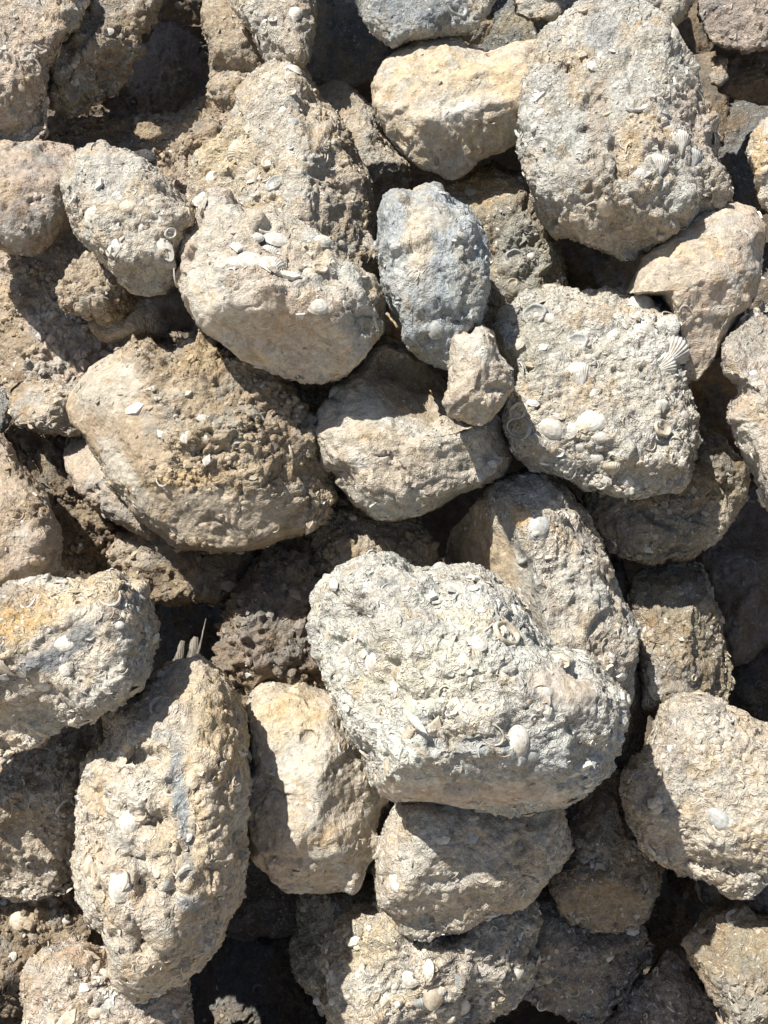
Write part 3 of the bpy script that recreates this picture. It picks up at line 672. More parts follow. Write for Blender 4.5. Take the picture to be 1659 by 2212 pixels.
stone('rounded earthy stone under the bottom of the big earthy boulder', '248,1192 258,1170 287,1145 320,1140 400,1160 520,1160 600,1160 600,1230 540,1270 512,1293 462,1300 417,1291 362,1299 329,1291 300,1257 267,1237 252,1212', .065, style='crumbly', base='brown', two='umber', clod=.9, chips=2.5, shell=.4, group=MID, hf=.06, tints=[(285, 1190, 38, 40, 0, 'beige', .8)])
stone('brown crumbly stone behind the top of the largest pale boulder', '655,1184 672,1138 700,1085 760,1075 830,1105 893,1112 920,1159 941,1205 945,1240 893,1280 760,1300 690,1320 668,1270', .09, style='crumbly', base=(.33, .27, .19), two='brown', clod=1, shell=.6, group=MID, hf=.065, chips=3, shells=4, tints=[(810, 1165, 28, 30, 0, 'beige', .8)])  # beige tint paints the sunlit clods into the colour
stone('pale brown stone showing behind the lower left of the big earthy boulder', '138,985 148,938 160,915 200,930 260,1040 310,1100 350,1150 330,1172 275,1144 233,1115 200,1086 167,1057 146,1012', .09, style='plain', base='pink', two='beige', shell=.6, group=MID, hf=.05)
stone('broken shelly ledge on the left, beside the big earthy boulder', '22,842 42,824 75,820 125,824 175,832 175,863 172,897 182,922 170,945 117,934 75,926 42,917 26,890', .10, base='beige', two='brown', shell=1, chips=1.8, group=MID, hf=.04, shells=10, white=.4)
stone('small grey stone cut by the left edge of the picture', '-50,830 10,838 25,860 30,890 17,922 0,945 -50,945', .09, base='slate', two='grey', shell=.5, group=MID)
stone('small crumbly brown stone under the tip of the small shell stone', '127,629 133,608 158,583 179,565 212,552 233,569 258,598 277,629 277,662 252,682 225,690 200,672 167,669 142,657 129,634', .13, style='crumbly', base='brown', two='beige', clod=1.0, shell=.4, chips=3, group=MID, hf=.035)
stone('long flat stone lying under the small shell stone', '194,700 200,675 235,662 277,645 300,632 360,625 400,605 425,640 430,680 446,706 432,718 380,714 325,716 290,722 250,739 217,737 203,722', .10, style='plain', base='brown', two='beige', shell=.7, group=MID, hf=.035, tints=[(350, 655, 60, 14, -3, 'white', .35)])
stone('small ochre stone squeezed beside the slim blue stone', '816,700 836,672 862,697 880,745 843,740 818,722', .14, style='plain', base='ochre', two='beige', shell=.5, group=MID)
stone('grey shelly stone left of the bottom middle shell stone', '627,2035 648,2002 641,1985 650,1932 690,1915 770,1905 835,1905 850,1960 790,2000 760,2060 750,2200 693,2190 683,2158 639,2124 627,2077', .06, base='olive', two='grey', shell=1, chips=1.5, group=MID, hf=.05, shells=14)
stone('shell-packed stone at the left bottom, half in the shade of the long grey-cut boulder', '-90,1620 0,1620 50,1600 137,1568 200,1545 240,1560 255,1600 215,1650 190,1690 186,1760 186,1810 174,1860 174,1892 150,1912 125,1932 90,1932 42,1937 0,1932 -90,1932', .09, base='brown', two='beige', shell=1, chips=1.8, group=LIT, hf=.07, shells=26, white=.4, rnd=2, tints=[(30, 1850, 120, 70, 0, 'beige', .6)])  # beige tint at the lower left: its sunlit part painted in

# ---- big lit ones
stone('pale shell-hash boulder filling the top left corner', '-110,-90 120,-90 195,-50 188,0 170,54 128,92 122,121 100,142 101,187 96,237 99,283 64,310 0,320 -110,325', .13, base='pink', two='beige', shell=1, chips=2.0, group=LIT, hf=.05, shells=40, white=.3, rnd=1, facets=[(40, 150, .9, -.15, .38)])
stone('round pinkish-grey stone on the left edge under the corner boulder', '-70,312 20,310 60,306 100,304 130,308 158,316 172,345 158,375 150,400 148,440 147,470 127,502 105,532 70,547 30,542 -70,525', .12, style='plain', base='pink', two='mauve', shell=.5, group=LIT, hf=.07, rnd=1, chips=.9)
stone('narrow shelly pillar coming down from the top edge to the pyramid stone', '498,-60 675,-60 682,30 678,60 670,100 668,134 652,150 625,146 605,140 590,150 580,140 566,110 550,75 530,50 508,20', .12, base='beige', two='grey', shell=1, chips=1.5, group=LIT, hf=.05, shells=14, white=.5, spots=[('clamw', 638, 32, 34, 80), ('ringw', 590, 45, 20, 0)])
stone('pyramid-shaped stone crusted with cockle shells, its point under the narrow pillar', '625,110 640,116 655,137 674,175 691,212 729,246 754,283 770,333 795,396 808,450 808,517 822,590 780,625 640,620 500,560 430,500 405,437 412,375 438,325 483,287 500,255 506,233 508,192 543,162 589,129', .095, base='cream', two=(.36, .295, .205), shell=1, chips=1.5, group=LIT, hf=.125, rnd=0, rough=1.0, pits=.6,
      facets=[(612, 300, .95, .55, -.02), (680, 330, .95, -.62, .10), (560, 420, .9, .2, .2)], shells=40, white=.6, ssize=1.2,
      tints=[(590, 260, 60, 90, 10, 'grey', .6), (740, 400, 50, 120, 0, 'brown', .45), (480, 330, 60, 60, 0, (.45, .37, .24), .8)], centre=(620, 400),
      spots=[('cocklec', 519, 330, 62, 60), ('cocklec', 547, 385, 44, 20), ('clamw', 452, 385, 40, 110), ('clamw', 430, 425, 42, 80), ('clamw', 607, 230, 34, 60), ('ringc', 580, 345, 38, 0), ('ringg', 590, 395, 40, 0), ('clamw', 635, 150, 40, 100), ('cockleg', 637, 265, 30, 0), ('ringc', 630, 210, 22, 0), ('curlp', 600, 215, 34, 30), ('plate0c', 778, 378, 24, 0)])
stone('round blue-grey stone in the top middle of the picture', '783,-80 1075,-80 1066,0 1054,25 1033,58 997,76 952,72 893,90 847,100 818,81 790,48 783,0', .165, base='grey', two='blue', shell=.8, chips=.9, group=LIT, hf=.055, rnd=1, tints=[(900, 20, 90, 40, 0, (.20, .22, .235), .85), (960, 40, 50, 25, 20, (.13, .145, .155), .7), (1000, 30, 40, 40, 0, 'grey', .5)], spots=[('ringg', 985, 20, 50, 0)])
stone('small sunlit stone at the top edge beside the largest right boulder', '1105,-70 1210,-70 1250,0 1240,38 1195,48 1140,42 1118,27 1110,0', .12, base='beige', two='pale', shell=.9, group=LIT, hf=.04, chips=1.3)
stone('pale stone behind the upper right shoulder of the largest right boulder', '1370,-70 1510,-70 1496,0 1482,27 1453,64 1410,60 1370,20', .11, base='pale', two='beige', shell=.9, group=LIT, hf=.05)
stone('tan heart-shaped stone with a smooth sunny face at the top', '806,187 818,158 831,129 864,106 902,84 935,78 972,80 997,92 1020,104 1047,112 1072,110 1102,100 1130,92 1150,88 1175,92 1200,160 1190,250 1150,302 1118,315 1093,323 1065,330 1040,342 1018,360 989,384 964,387 948,374 910,361 889,347 864,326 835,293 818,252 808,221', .155, style='plain', base='beige', two=(.47, .385, .26), shell=.5, rough=.7, group=LIT, hf=.075, rnd=0, chips=.25,
      facets=[(980, 210, .92, .08, -.05), (900, 250, .9, .3, .1), (1080, 290, .55, -.1, .75), (1010, 350, .35, 0, .9), (870, 320, .35, .5, .75)], tints=[(985, 250, 50, 30, -20, 'white', .5), (1130, 310, 50, 20, -20, (.40, .34, .22), .8)], bumps=[(1060, 120, 60, 25, 0, -.012)], spots=[('plate1g', 960, 240, 16, 20)], centre=(970, 220))
stone('largest right boulder, blunt cone of grey shell rock reaching to the top edge', '1159,92 1184,62 1218,37 1259,0 1290,-40 1360,-45 1405,20 1439,37 1455,62 1484,108 1505,150 1514,200 1526,250 1543,283 1551,342 1576,387 1580,421 1562,444 1511,462 1468,490 1447,502 1405,539 1368,552 1334,552 1276,531 1234,510 1193,502 1172,469 1155,431 1147,385 1126,335 1120,292 1122,233 1130,175 1143,133', .18, base=(.385, .378, .34), two='beige', shell=.95, chips=1.3, group=LIT, hf=.13, rnd=1, rough=1.1, white=.3, shells=46,
      facets=[(1250, 230, .88, .55, -.12), (1350, 250, .95, .05, .02), (1460, 280, .85, -.45, .0), (1330, 440, .82, .02, .55), (1330, 520, .45, 0, 1.2), (1330, 60, .75, 0, -.55)],
      tints=[(1290, 280, 25, 120, 0, (.34, .29, .23), .8), (1350, 340, 30, 45, 0, 'ochre', .45), (1300, 60, 50, 50, 0, 'blue', .6), (1320, 480, 150, 60, 0, 'beige', .7), (1240, 60, 30, 50, 0, 'white', .35), (1500, 260, 40, 90, -10, 'pink', .7)],
      bumps=[(1300, 230, 34, 26, 0, -.016), (1230, 160, 20, 14, 40, -.012), (1330, 370, 12, 60, 0, -.014), (1262, 285, 14, 12, 0, -.010)],
      spots=[('clamw', 1423, 12, 36, 90), ('clamw', 1441, 85, 40, 80), ('clamw', 1480, 130, 40, 60), ('clamw', 1168, 252, 24, 50), ('clamc', 1307, 445, 36, 120), ('cocklew', 1465, 310, 60, 10), ('cocklew', 1420, 360, 54, 0), ('curlc', 1545, 420, 33, 0), ('plate0w', 1400, 60, 50, 45), ('cockleg', 1500, 340, 50, 0), ('ringg', 1375, 225, 40, 0), ('plate0w', 1300, 120, 26, 80)])
stone('pale reddish-stained stone cut by the right edge, level with the boulder belly', '1750,225 1690,238 1645,260 1622,290 1612,333 1632,375 1646,440 1680,480 1750,470', .19, base='pale', two='beige', shell=.8, group=LIT, hf=.05, tints=[(1640, 320, 25, 50, 0, 'ochre', .7)])
stone('small oval shell stone on the left with a long white shell fragment', '160,337 175,325 208,319 225,306 233,321 275,329 308,346 333,367 354,387 383,417 408,442 421,462 417,479 398,504 391,541 388,583 375,608 354,629 325,637 287,633 267,614 246,585 217,560 200,539 171,514 156,492 140,450 133,392 144,367 160,350', .20, base='beige', two='grey', shell=1, chips=1.3, group=LIT, hf=.075, rnd=1, shells=18, white=.45,
      facets=[(240, 370, .75, .1, -.2), (270, 450, .92, .05, .15), (300, 590, .55, 0, .9), (180, 420, .8, .5, .1)],
      tints=[(230, 580, 90, 60, 0, 'cream', .5)], spots=[('clamw', 345, 515, 34, -62, 2.3, .15), ('clamw', 300, 490, 18, 80), ('clamc', 275, 450, 34, 10), ('curlc', 225, 485, 25, 250), ('curlp', 255, 565, 33, -60), ('curlp', 250, 345, 34, -20), ('plate1w', 248, 413, 26, 0), ('plate2w', 247, 535, 40, 80)])
stone('grey egg-shaped boulder with a bed of cockle shells on its upper face', '388,583 388,541 392,517 408,496 433,462 442,433 458,416 487,418 502,434 529,453 583,453 625,474 656,491 702,524 735,561 777,582 810,603 828,650 828,709 806,739 777,773 752,806 727,818 693,828 660,828 602,815 573,799 525,777 483,744 442,715 417,682 394,638', .205, style='plain', base='pale', two='pink', shell=.8, chips=.8, group=LIT, hf=.115, rnd=0, rough=1.15, smooths=[(600, 730, 190, 80, 15)], shells=14, white=.5,
      facets=[(560, 520, .82, -.28, -.42), (600, 640, .95, .0, .18), (560, 720, .66, .1, .85), (730, 700, .8, -.6, .35), (430, 600, .78, .75, .12)],
      tints=[(580, 520, 110, 50, 25, 'beige', .9), (600, 700, 170, 80, 15, 'pink', .5), (470, 700, 60, 60, 0, 'pale', .5)],
      spots=[('cocklew', 515, 523, 42, 0), ('cocklew', 588, 540, 40, -20), ('clamw', 598, 517, 44, -5), ('ringw', 575, 490, 36, 0), ('clamw', 553, 515, 28, 20), ('cocklew', 585, 578, 56, 10), ('clamw', 545, 560, 46, -25), ('plate0w', 630, 603, 34, -15), ('clamw', 689, 663, 38, 0), ('clamw', 690, 532, 40, 45), ('curlp', 667, 562, 34, -70), ('ringc', 690, 590, 24, 0), ('clamw', 625, 560, 30, 100), ('clamw', 500, 563, 40, -30), ('plate1w', 752, 655, 20, 0), ('curlc', 715, 622, 16, 0), ('plate2w', 652, 680, 22, 40)])
stone('big brown boulder littered with loose earth crumbs on the left', '144,880 158,847 179,817 208,788 233,772 275,751 312,746 342,755 371,760 387,751 421,734 458,726 483,746 540,760 610,790 640,828 655,876 669,905 681,938 693,992 704,1005 699,1047 710,1072 691,1101 679,1131 643,1153 583,1174 529,1188 471,1192 417,1186 383,1186 354,1161 317,1136 287,1111 258,1069 233,1049 217,1007 192,969 179,940 152,913', .15, style='crumbly', base='brown', two=(.37, .30, .205), clod=1.0, shell=.7, chips=1.6, csize=.9, group=LIT, hf=.105, rnd=0, smooths=[(225, 900, 110, 190, -25), (430, 1130, 240, 70, 5)], shells=26, white=.35,
      facets=[(300, 850, .85, .28, -.2), (420, 950, .97, .02, .12), (560, 900, .85, -.38, -.02), (450, 1080, .8, .05, .55), (640, 1040, .6, -.8, .2), (260, 980, .75, .7, .25)],
      tints=[(230, 830, 80, 70, -40, 'grey', .5), (320, 900, 90, 80, 0, 'beige', .2), (440, 780, 60, 40, 0, (.36, .27, .15), .5), (400, 1040, 80, 25, -10, 'ochre', .5), (480, 1110, 180, 60, 0, 'beige', .6), (250, 1010, 30, 60, -30, 'grey', .6)],
      spots=[('plate0w', 288, 878, 48, -10), ('plate1w', 409, 952, 26, 60), ('plate2w', 451, 1000, 24, 60), ('plate1w', 447, 950, 20, 80), ('plate0c', 406, 858 - 5, 24, 0), ('spindlec', 630, 980, 36, 100), ('curlc', 590, 1138, 25, -90), ('plate2g', 440, 908, 26, 0), ('clamg', 318, 838, 26, 0), ('curlp', 300, 830, 25, 0), ('plate1w', 510, 960, 16, 0), ('plate1w', 417, 970, 12), ('plate2w', 345, 935, 20)])
stone('grey-brown lopsided stone in the centre with earth in its upper hollow', '679,934 697,888 718,847 743,807 785,768 806,742 835,726 880,745 920,780 960,815 990,870 1010,900 1043,918 1070,890 1088,905 1098,938 1112,988 1090,1030 1052,1049 993,1069 935,1103 893,1117 847,1126 812,1121 785,1101 764,1084 747,1051 727,1021 700,1003 690,970', .15, base='beige', two='pale', style='plain', shell=1.2, chips=.8, group=LIT, hf=.10, rnd=0, rough=.9, shells=10, centre=(890, 960),
      facets=[(800, 880, .85, .05, -.25), (860, 980, .95, .0, .25), (850, 1080, .7, .1, .85), (720, 960, .8, .65, .1), (1040, 980, .75, -.3, .3)],
      bumps=[(925, 835, 80, 48, 20, -.06), (840, 780, 50, 40, 0, -.02)], tints=[(920, 835, 90, 55, 20, 'brown', .9), (950, 830, 40, 25, 0, 'ochre', .5), (840, 900, 130, 28, 18, 'grey', .8), (880, 1020, 140, 60, 0, 'beige', .5)],
      spots=[('clamw', 1069, 1004, 22, 0), ('plate1w', 900, 890, 24, 10), ('plate2w', 868, 905, 12), ('plate0w', 900, 905, 10), ('clamg', 822, 748, 30, 0)])
stone('slim upright blue-grey stone with a cream stripe near the centre', '818,521 820,458 829,423 850,406 875,412 893,416 918,402 945,404 960,417 981,437 1014,446 1037,479 1054,521 1058,575 1054,625 1045,660 1035,700 1000,740 985,775 970,798 955,792 943,786 914,774 889,753 868,711 840,672 833,655 822,600', .21, base='blue', two=(.33, .35, .35), shell=.45, chips=.6, group=LIT, hf=.10, rnd=0, rough=.85, pits=.6,
      facets=[(890, 560, .93, .25, .05), (935, 560, .97, -.05, .05), (1010, 560, .85, -.75, .05), (930, 720, .7, 0, .55), (930, 440, .8, 0, -.4)],
      tints=[(905, 530, 32, 110, -4, (.44, .38, .29), .95), (870, 600, 40, 60, 0, 'grey', .5), (935, 650, 60, 70, 0, (.25, .28, .29), .7), (1010, 620, 35, 90, 0, (.36, .36, .32), .7)], bumps=[(985, 490, 16, 20, 0, -.01), (985, 510, 14, 12, 0, .008)],
      spots=[('clamw', 994, 512, 20, 0), ('clamg', 944, 712, 34, 70)])
stone('small pale wedge of stone leaning on the big square stone', '1018,717 1025,703 1043,701 1060,713 1070,742 1074,767 1089,784 1101,805 1108,838 1089,873 1064,903 1043,919 1010,913 968,899 958,871 970,838 970,784 983,730 1000,716', .245, style='plain', base='pale', two='beige', shell=.5, chips=.4, group=LIT, hf=.06, rnd=0,
      facets=[(1030, 770, .95, .0, -.2), (1020, 860, .85, .05, .75), (985, 790, .8, .6, 0), (1080, 830, .7, -.6, .1)], tints=[(988, 875, 28, 24, 0, 'mauve', .8), (1040, 870, 50, 40, 0, 'beige', .7)])
stone('big square shell-covered stone on the right with fan shells at its top corner', '1068,705 1085,680 1109,655 1134,638 1151,640 1176,626 1193,616 1208,628 1240,632 1293,634 1309,621 1330,628 1351,637 1384,633 1434,647 1459,672 1488,688 1495,726 1484,784 1488,838 1497,897 1511,951 1495,997 1490,1044 1468,1061 1418,1067 1359,1071 1309,1061 1251,1044 1201,1024 1159,1015 1122,990 1101,957 1088,905 1097,863 1105,822 1088,780 1080,747', .17, base=(.44, .41, .345), two='grey', shell=1, chips=2.4, csize=.85, ssize=1.25, group=LIT, hf=.075, rnd=0, rough=1.0, shells=120, white=.7, p=3.4,
      facets=[(1300, 800, .95, .06, -.02), (1180, 700, .85, .35, -.25), (1420, 900, .85, -.22, .1), (1250, 980, .75, .1, .5), (1120, 900, .7, .7, .2), (1440, 1030, .5, -.2, .7)],
      tints=[(1150, 730, 70, 70, 0, (.34, .32, .26), .7), (1250, 860, 90, 50, 0, (.36, .30, .22), .5), (1420, 740, 60, 60, 0, 'white', .5), (1260, 670, 90, 30, 0, 'cream', .6), (1130, 950, 50, 60, 0, (.38, .33, .25), .7)],
      bumps=[(1180, 720, 60, 30, 30, -.012)],
      spots=[('cocklew', 1395, 662, 66, 20), ('cocklew', 1455, 760, 84, -35), ('cocklew', 1250, 815, 62, 15), ('cocklew', 1400, 720, 70, 60), ('clamw', 1275, 908, 52, 10), ('ringw', 1127, 888, 36, 0), ('clamw', 1190, 928, 44, -30), ('ringg', 1135, 930, 42, 0), ('clamw', 1298, 944, 24, 0), ('clamw', 1286, 994, 28, 0), ('cocklec', 1322, 1018, 40, 10), ('clamw', 1255, 970, 26, 0), ('curlp', 1345, 930, 34, -110), ('curlp', 1365, 915, 34, 160), ('curlc', 1400, 955, 30, -40), ('cocklew', 1430, 880, 34, 0), ('ringg', 1245, 742, 42, 0), ('ringg', 1155, 680, 44, 0), ('ringc', 1425, 925, 36, 0), ('plate0w', 1170, 760, 30, 15), ('curlc', 1160, 848, 22, -30), ('clamw', 1185, 690, 24, -20), ('curlg', 1205, 880, 34, -170), ('curlc', 1440, 700, 34, 150), ('ringw', 1207, 975, 19, 0), ('clamw', 1480, 880 + 20, 26, 0), ('curlc', 1480, 930, 34, 30), ('cocklew', 1440, 790, 60, -60)])
stone('pale twisted stone cut by the right edge beside the big square stone', '1588,810 1560,800 1562,745 1592,707 1626,674 1680,655 1760,655 1760,1120 1659,1103 1645,1084 1632,1042 1616,1005 1590,951 1570,901 1575,876 1594,852', .19, base='pink', two='pale', shell=.9, chips=1.2, group=LIT, hf=.08, shells=10, rnd=1, white=.4, tints=[(1610, 720, 60, 60, 0, (.30, .28, .24), .7)])  # dark tint on the upper left is shadow painted into the colour
stone('curved slice-shaped stone with a brown shaded cheek and a shelly cut face', '1134,1014 1176,1016 1201,1029 1234,1062 1255,1105 1276,1142 1297,1176 1318,1213 1331,1255 1341,1290 1357,1330 1374,1368 1376,1397 1361,1468 1357,1520 1300,1600 1150,1540 1050,1420 985,1290 958,1228 966,1188 975,1147 1000,1121 1026,1091 1047,1071 1063,1046 1097,1025', .105, base='beige', two='grey', shell=1, chips=1.6, group=LIT, hf=.13, rnd=0, rough=.9, smooths=[(1040, 1250, 95, 200, -24)], shells=34, white=.4, centre=(1160, 1270),
      facets=[(1140, 1215, .93, 1.35, .38), (1180, 1230, .95, -.10, .04), (1320, 1250, .85, -.7, .1)],
      tints=[(1045, 1240, 90, 190, -24, (.37, .30, .21), 1.0), (1125, 1110, 22, 30, 0, 'ochre', .8), (1105, 1150, 14, 110, -22, (.26, .27, .26), .7), (1150, 1290, 30, 80, -15, (.30, .31, .30), .6), (1185, 1190, 40, 60, 0, 'cream', .4)],
      spots=[('clamg', 1165, 1140, 46, 60), ('clamw', 1285, 1285, 28, 0), ('clamw', 1220, 1110, 26, 60), ('ringg', 1100, 1050, 22, 0), ('ringg', 1120, 1200, 40, 0), ('curlp', 1320, 1400, 34, 90), ('plate0w', 1345, 1460, 30, 0), ('plate1w', 1310, 1260, 24, 0)])
stone('largest pale boulder in the lower middle, crowded with broken shells', '735,1225 768,1207 800,1195 850,1199 893,1228 920,1226 952,1223 993,1221 1038,1227 1072,1246 1105,1275 1134,1321 1172,1371 1201,1396 1234,1404 1272,1413 1297,1442 1322,1475 1357,1509 1350,1550 1338,1590 1328,1620 1301,1674 1259,1720 1201,1743 1140,1750 1093,1751 1018,1746 935,1738 847,1735 818,1712 789,1641 756,1587 718,1503 700,1462 690,1420 676,1351 685,1293 700,1258', .235, base=(.445, .44, .385), two='grey', shell=1, chips=1.3, group=LIT, hf=.135, rnd=1, rough=.92, smooths=[(1215, 1490, 80, 45, 20), (1000, 1715, 240, 26, 0)], shells=110, white=.4, pits=.7,
      facets=[(900, 1330, .86, .08, -.38), (980, 1500, .97, .10, .02), (1200, 1560, .9, -.25, .18), (1000, 1680, .72, .02, .95), (760, 1480, .75, .85, .1), (1250, 1660, .6, -.5, .8), (1180, 1440, .9, -.15, -.15), (760, 1270, .75, .3, -.3)],
      tints=[(1215, 1490, 85, 45, 20, 'pink', .6), (800, 1290, 90, 70, 0, 'grey', .6), (1010, 1620, 60, 30, -10, (.20, .21, .21), .75), (1130, 1650, 180, 45, 0, (.34, .355, .35), .7), (1000, 1715, 220, 22, 0, 'pink', .8), (840, 1265, 24, 14, 0, 'slate', .7), (1150, 1270, 60, 30, 30, 'beige', .7), (930, 1450, 150, 90, 0, (.50, .47, .37), .6), (920, 1350, 40, 30, 0, (.3, .3, .29), .5)],
      bumps=[(785, 1330, 30, 26, 30, -.016), (1000, 1600, 90, 26, -10, -.008), (900, 1225, 40, 25, 0, -.01), (1170, 1400, 60, 24, 35, -.012)],
      spots=[('plate0w', 753, 1390, 46, 25, 1.4), ('ringc', 1090, 1370, 41, 0), ('clamw', 1025, 1388, 32, -15), ('clamc', 905, 1520, 46, 50, 1.2, .2), ('plate0w', 1252, 1653, 34, 20), ('plate1w', 1200, 1545, 40, 50), ('curlc', 1060, 1580, 34, -30), ('curlp', 1090, 1610, 34, 0), ('clamw', 1125, 1600, 40, 80), ('spindlew', 900, 1560, 46, -35), ('curlc', 800, 1560, 30, 160), ('clamw', 1180, 1495, 20), ('curlc', 1170, 1500, 30, 20), ('plate2w', 785, 1410, 26, 0), ('curlp', 1000, 1260, 34, 90), ('clamw', 1105, 1310, 20, 0), ('curlc', 1145, 1570, 34, -60), ('clamg', 1155, 1640, 24, 0)])
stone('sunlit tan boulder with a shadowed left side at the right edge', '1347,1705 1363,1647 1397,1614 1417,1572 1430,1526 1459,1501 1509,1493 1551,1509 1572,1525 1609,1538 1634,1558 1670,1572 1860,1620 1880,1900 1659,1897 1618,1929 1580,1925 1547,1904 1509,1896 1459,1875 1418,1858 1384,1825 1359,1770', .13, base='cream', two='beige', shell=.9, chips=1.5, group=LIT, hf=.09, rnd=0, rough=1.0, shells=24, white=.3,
      facets=[(1560, 1680, .93, .10, .02), (1440, 1620, .85, .55, -.1), (1420, 1780, .75, .35, .65), (1560, 1860, .7, 0, .8)], tints=[(1440, 1640, 45, 100, 20, (.33, .29, .24), .8), (1530, 1560, 60, 30, 20, 'grey', .5)], spots=[('clamg', 1550, 1770, 36, -40), ('curlg', 1655, 1600 + 100, 22, 40)])  # dark tint on the left side paints in its shadow
stone('long ledge-topped stone on the left edge with a dark shell band across its cut face', '-110,1300 0,1285 25,1268 62,1260 100,1252 137,1259 162,1271 187,1269 208,1263 225,1248 254,1244 271,1263 300,1273 312,1288 325,1314 335,1347 331,1385 321,1405 319,1447 302,1478 267,1503 237,1520 200,1545 137,1570 92,1599 42,1620 0,1635 -110,1670', .225, base='cream', two='grey', shell=1, chips=1.7, group=LIT, hf=.11, rnd=0, p=4, rough=1.0, shells=34, white=.6, centre=(130, 1430),
      facets=[(120, 1310, .88, .12, -.75), (150, 1440, .94, -.08, .05), (305, 1370, .7, -1.3, .1), (160, 1550, .6, .25, .9)],
      tints=[(60, 1330, 110, 45, -20, (.46, .33, .17), .7), (50, 1330, 60, 45, -20, (.48, .33, .15), .85), (180, 1290, 120, 28, -20, (.48, .39, .26), .8), (20, 1290, 60, 26, 0, 'mauve', .6), (200, 1480, 120, 60, -30, 'grey', .5), (135, 1395, 190, 24, -30, (.13, .14, .15), .8), (60, 1450, 90, 22, -28, (.17, .18, .19), .7)],
      bumps=[(30, 1350, 50, 30, -10, -.010), (80, 1400, 190, 9, -32, -.003)],
      spots=[('clamw', 140, 1389, 30, 15), ('clamw', 85, 1490, 30, 30), ('clamw', 35, 1460, 34, 0), ('cocklec', 12, 1450, 40, 60), ('curlc', 110, 1440, 30, 90), ('clamw', 255, 1350, 16, 0)])
stone('left edge stone, brown and smooth, above the ledge-topped one', '-70,925 0,938 25,963 37,1001 71,1034 100,1072 110,1105 123,1142 127,1188 121,1230 87,1257 42,1269 0,1282 -70,1300', .14, style='plain', base='pink', two='brown', shell=.7, chips=.8, group=LIT, hf=.08, rnd=2, shells=6)
stone('tall pitted stone in the lower left with a blue-grey vein down its face', '400,1430 417,1425 442,1431 471,1454 494,1489 514,1526 527,1555 533,1605 544,1660 548,1710 544,1751 531,1801 521,1835 523,1881 521,1927 506,1964 489,1993 473,2035 442,2070 400,2110 354,2129 321,2145 292,2154 256,2129 238,2098 235,2048 225,2010 198,1977 181,1931 169,1902 165,1860 177,1810 173,1768 177,1701 181,1668 196,1630 225,1610 240,1576 236,1545 248,1516 292,1492 317,1463 362,1442', .19, base='beige', two='cream', shell=.8, chips=1.2, group=LIT, hf=.115, rnd=0, rough=.8, pits=.6, clod=.4, shells=24, white=.3,
      facets=[(360, 1540, .85, .08, -.4), (340, 1750, .95, .12, .0), (480, 1760, .88, -.6, .0), (340, 1990, .85, .05, .3), (450, 2010, .6, -.6, .6), (220, 1850, .75, .7, 0)],
      tints=[(380, 1590, 70, 24, 0, (.36, .36, .33), .8), (430, 1850, 40, 110, -10, (.43, .34, .22), .6), (400, 1700, 60, 140, 0, (.45, .35, .21), .5), (450, 1520, 60, 70, 0, (.42, .34, .22), .6), (370, 2080, 90, 40, 0, (.42, .33, .22), .4), (480, 1600, 45, 120, 0, (.40, .30, .17), .6), (350, 1830, 22, 70, 0, (.42, .32, .18), .3), (392, 1735, 22, 125, -8, (.23, .25, .26), .95), (415, 1950, 26, 22, 0, (.24, .26, .27), .8), (300, 1700, 60, 60, 0, 'pale', .5)],
      bumps=[(345, 1775, 28, 26, 0, -.013), (300, 1850, 40, 30, 0, -.012), (320, 1920, 30, 26, 0, -.014), (300, 1640, 40, 20, 0, -.016), (515, 1830, 18, 50, 0, -.014), (380, 1920, 14, 30, 0, -.012), (310, 2020, 24, 40, 0, -.014)],
      spots=[('clamw', 277, 1780, 36, 80), ('clamw', 265, 1890 + 20, 40, 80), ('ringc', 220, 1860 + 25, 40, 0), ('curlp', 300, 1755, 25, -20), ('ringc', 228, 1965 - 30, 17, 0), ('curlg', 240, 1740, 22, 0)])
stone('tan ridged stone standing in the bottom middle, half in shade', '527,1539 545,1500 562,1482 580,1480 610,1486 664,1496 718,1501 750,1540 790,1600 820,1680 841,1731 829,1747 816,1810 795,1851 774,1873 770,1894 766,1914 743,1924 685,1931 643,1929 618,1925 593,1896 552,1862 535,1816 525,1756 540,1700 530,1610', .135, style='plain', base='cream', two='beige', shell=.5, chips=.5, group=LIT, hf=.10, rnd=0, rough=.75,
      facets=[(640, 1680, .94, .22, -.05), (700, 1700, .97, -.55, .08), (770, 1700, .8, -1.1, .1), (640, 1880, .6, 0, .8), (620, 1530, .8, 0, -.4), (570, 1760, .8, .4, .15)], tints=[(690, 1700, 25, 150, 5, 'grey', .5), (600, 1880, 60, 60, 0, 'pink', .5), (620, 1540, 70, 60, 0, (.48, .38, .22), .5)], bumps=[(665, 1590, 12, 10, 0, -.006)])
